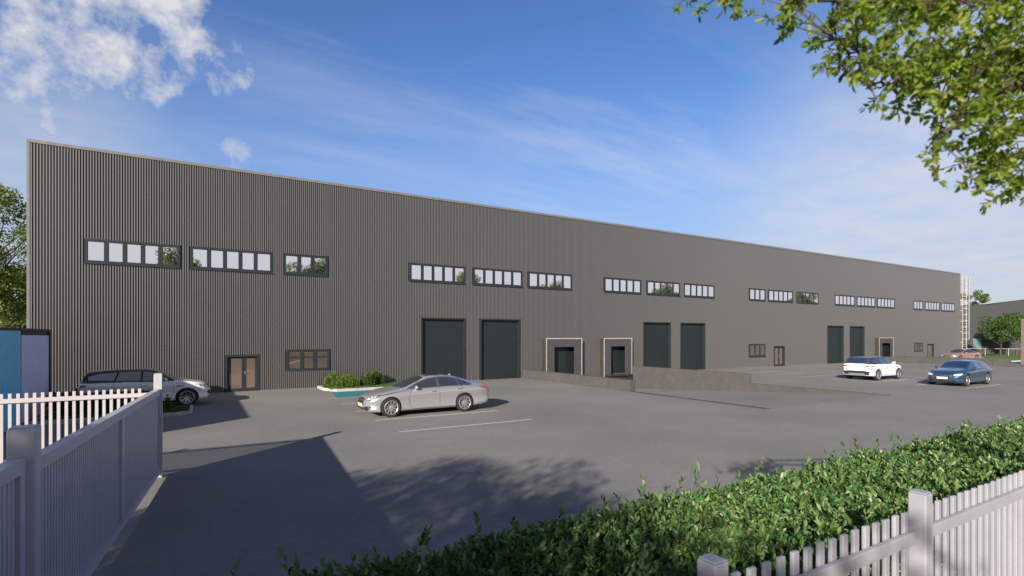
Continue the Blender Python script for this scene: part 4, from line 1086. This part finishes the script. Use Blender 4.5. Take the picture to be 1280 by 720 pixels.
# puffy clouds upper left
n1 = noise_tex(nt, 9, 12, .62, gen)
m1 = None
for px, py, r0, r1, wgt in ((20, 40, 5, 13, 1.05), (165, 40, 3, 8, 1.15), (205, 48, 1, 4, 1.1), (100, 78, 1, 4.5, 1.1), (280, 85, 1, 4, 1.1), (60, -10, 3, 11, 1.0), (210, 100, 0, 2, .7), (285, 195, 1, 3, .5), (-10, 130, 4, 10, .9), (90, 118, 0, 3, .7)):
    s = math_('MULTIPLY', spot(px, py, r0, r1), wgt); m1 = s if m1 is None else math_('MAXIMUM', m1, s)
cum = math_('SUBTRACT', math_('ADD', math_('MULTIPLY', m1, .46), math_('MULTIPLY', n1, 2.6)), 1.61)
cum = math_('MULTIPLY', cum, 2.3, True)
cum = math_('MULTIPLY', cum, math_('MULTIPLY', m1, 1.6, True))
# thin streaks
mp = N(nt, 'ShaderNodeMapping'); mp.inputs['Rotation'].default_value = (0, 0, R(-30)); mp.inputs['Scale'].default_value = (.35, 1.5, 1); nt.links.new(plane, mp.inputs[0])
n2 = noise_tex(nt, 1.0, 9, .62, mp.outputs[0]); 
st = ramp(nt, n2, [(.44, (0, 0, 0)), (.78, (.62, .62, .62))])
mB = None
for px, py, r0, r1, wgt in ((740, 160, 2, 13, 1.3), (1230, 290, 4, 18, 1.5), (960, 210, 2, 12, .8), (1150, 170, 2, 12, .5), (480, 70, 2, 16, .5), (20, 230, 3, 13, .9)):
    s = math_('MULTIPLY', spot(px, py, r0, r1), wgt); mB = s if mB is None else math_('ADD', mB, s)
wisp = math_('MULTIPLY', math_('MULTIPLY', st, 1.0), math_('ADD', math_('MULTIPLY', mB, .8), .25), True)
# bright haze low down on the right
n3 = noise_tex(nt, 3.2, 8, .6, plane)
hz = math_('MULTIPLY', math_('ADD', spot(1260, 290, 4, 26), math_('MULTIPLY', spot(0, 250, 2, 16), .6)), math_('ADD', math_('MULTIPLY', n3, .9), .12))
mrz = N(nt, 'ShaderNodeMapRange'); mrz.interpolation_type = 'SMOOTHSTEP'; nt.links.new(sep.outputs[2], mrz.inputs[0])
mrz.inputs[1].default_value = .30; mrz.inputs[2].default_value = .13
reflected_bank = math_('MULTIPLY', math_('MULTIPLY', spot(0, 0, 38, 68, (.62, -1, .1)), mrz.outputs[0]), .9)  # unseen bright cloud added behind the camera to brighten the window reflections
hs = N(nt, 'ShaderNodeHueSaturation'); hs.inputs['Saturation'].default_value = 1.22; hs.inputs['Hue'].default_value = .513; hs.inputs['Value'].default_value = 1.08
nt.links.new(sky.outputs[0], hs.inputs['Color'])
# unseen grey cloud layer added behind the camera to mute blue sky fill
dimming_veil = math_('MULTIPLY', spot(0, 0, 30, 85, (-.3, -1, .5)), .85)
base_sky = mixc(nt, dimming_veil, hs.outputs[0], (.95, .93, .93))
mrh = N(nt, 'ShaderNodeMapRange'); mrh.interpolation_type = 'SMOOTHSTEP'; nt.links.new(sep.outputs[2], mrh.inputs[0])
mrh.inputs[1].default_value = .46; mrh.inputs[2].default_value = .02
base_sky = mixc(nt, math_('MULTIPLY', mrh.outputs[0], .88), base_sky, (2.2, 2.85, 4.35))
allc = math_('MAXIMUM', math_('MAXIMUM', cum, reflected_bank), math_('MAXIMUM', wisp, hz), True)



cl = mixc(nt, allc, base_sky, (4.75, 4.75, 4.95))
nt.links.new(cl, bg.inputs['Color'])

# ---------------------------------------------------------------- camera and render settings
cd = bpy.data.cameras.new('camera'); co = bpy.data.objects.new('camera', cd); COL.objects.link(co); scene.camera = co
co.location = (0, 0, H); fwd = Vector((ca, sa, 0)); co.rotation_euler = fwd.to_track_quat('-Z', 'Y').to_euler()
cd.sensor_width = 36; cd.lens = 36*FOC/1280; cd.shift_y = (CY-360)/1280; cd.clip_end = 3000; cd.clip_start = .05
cd.dof.use_dof = True; cd.dof.focus_distance = 22; cd.dof.aperture_fstop = 2.6
vs = scene.view_settings; vs.view_transform = 'Standard'; vs.look = 'None'; vs.gamma = 1; vs.exposure = .70
for o in COL.objects:
    if '_local' in o: del o['_local']
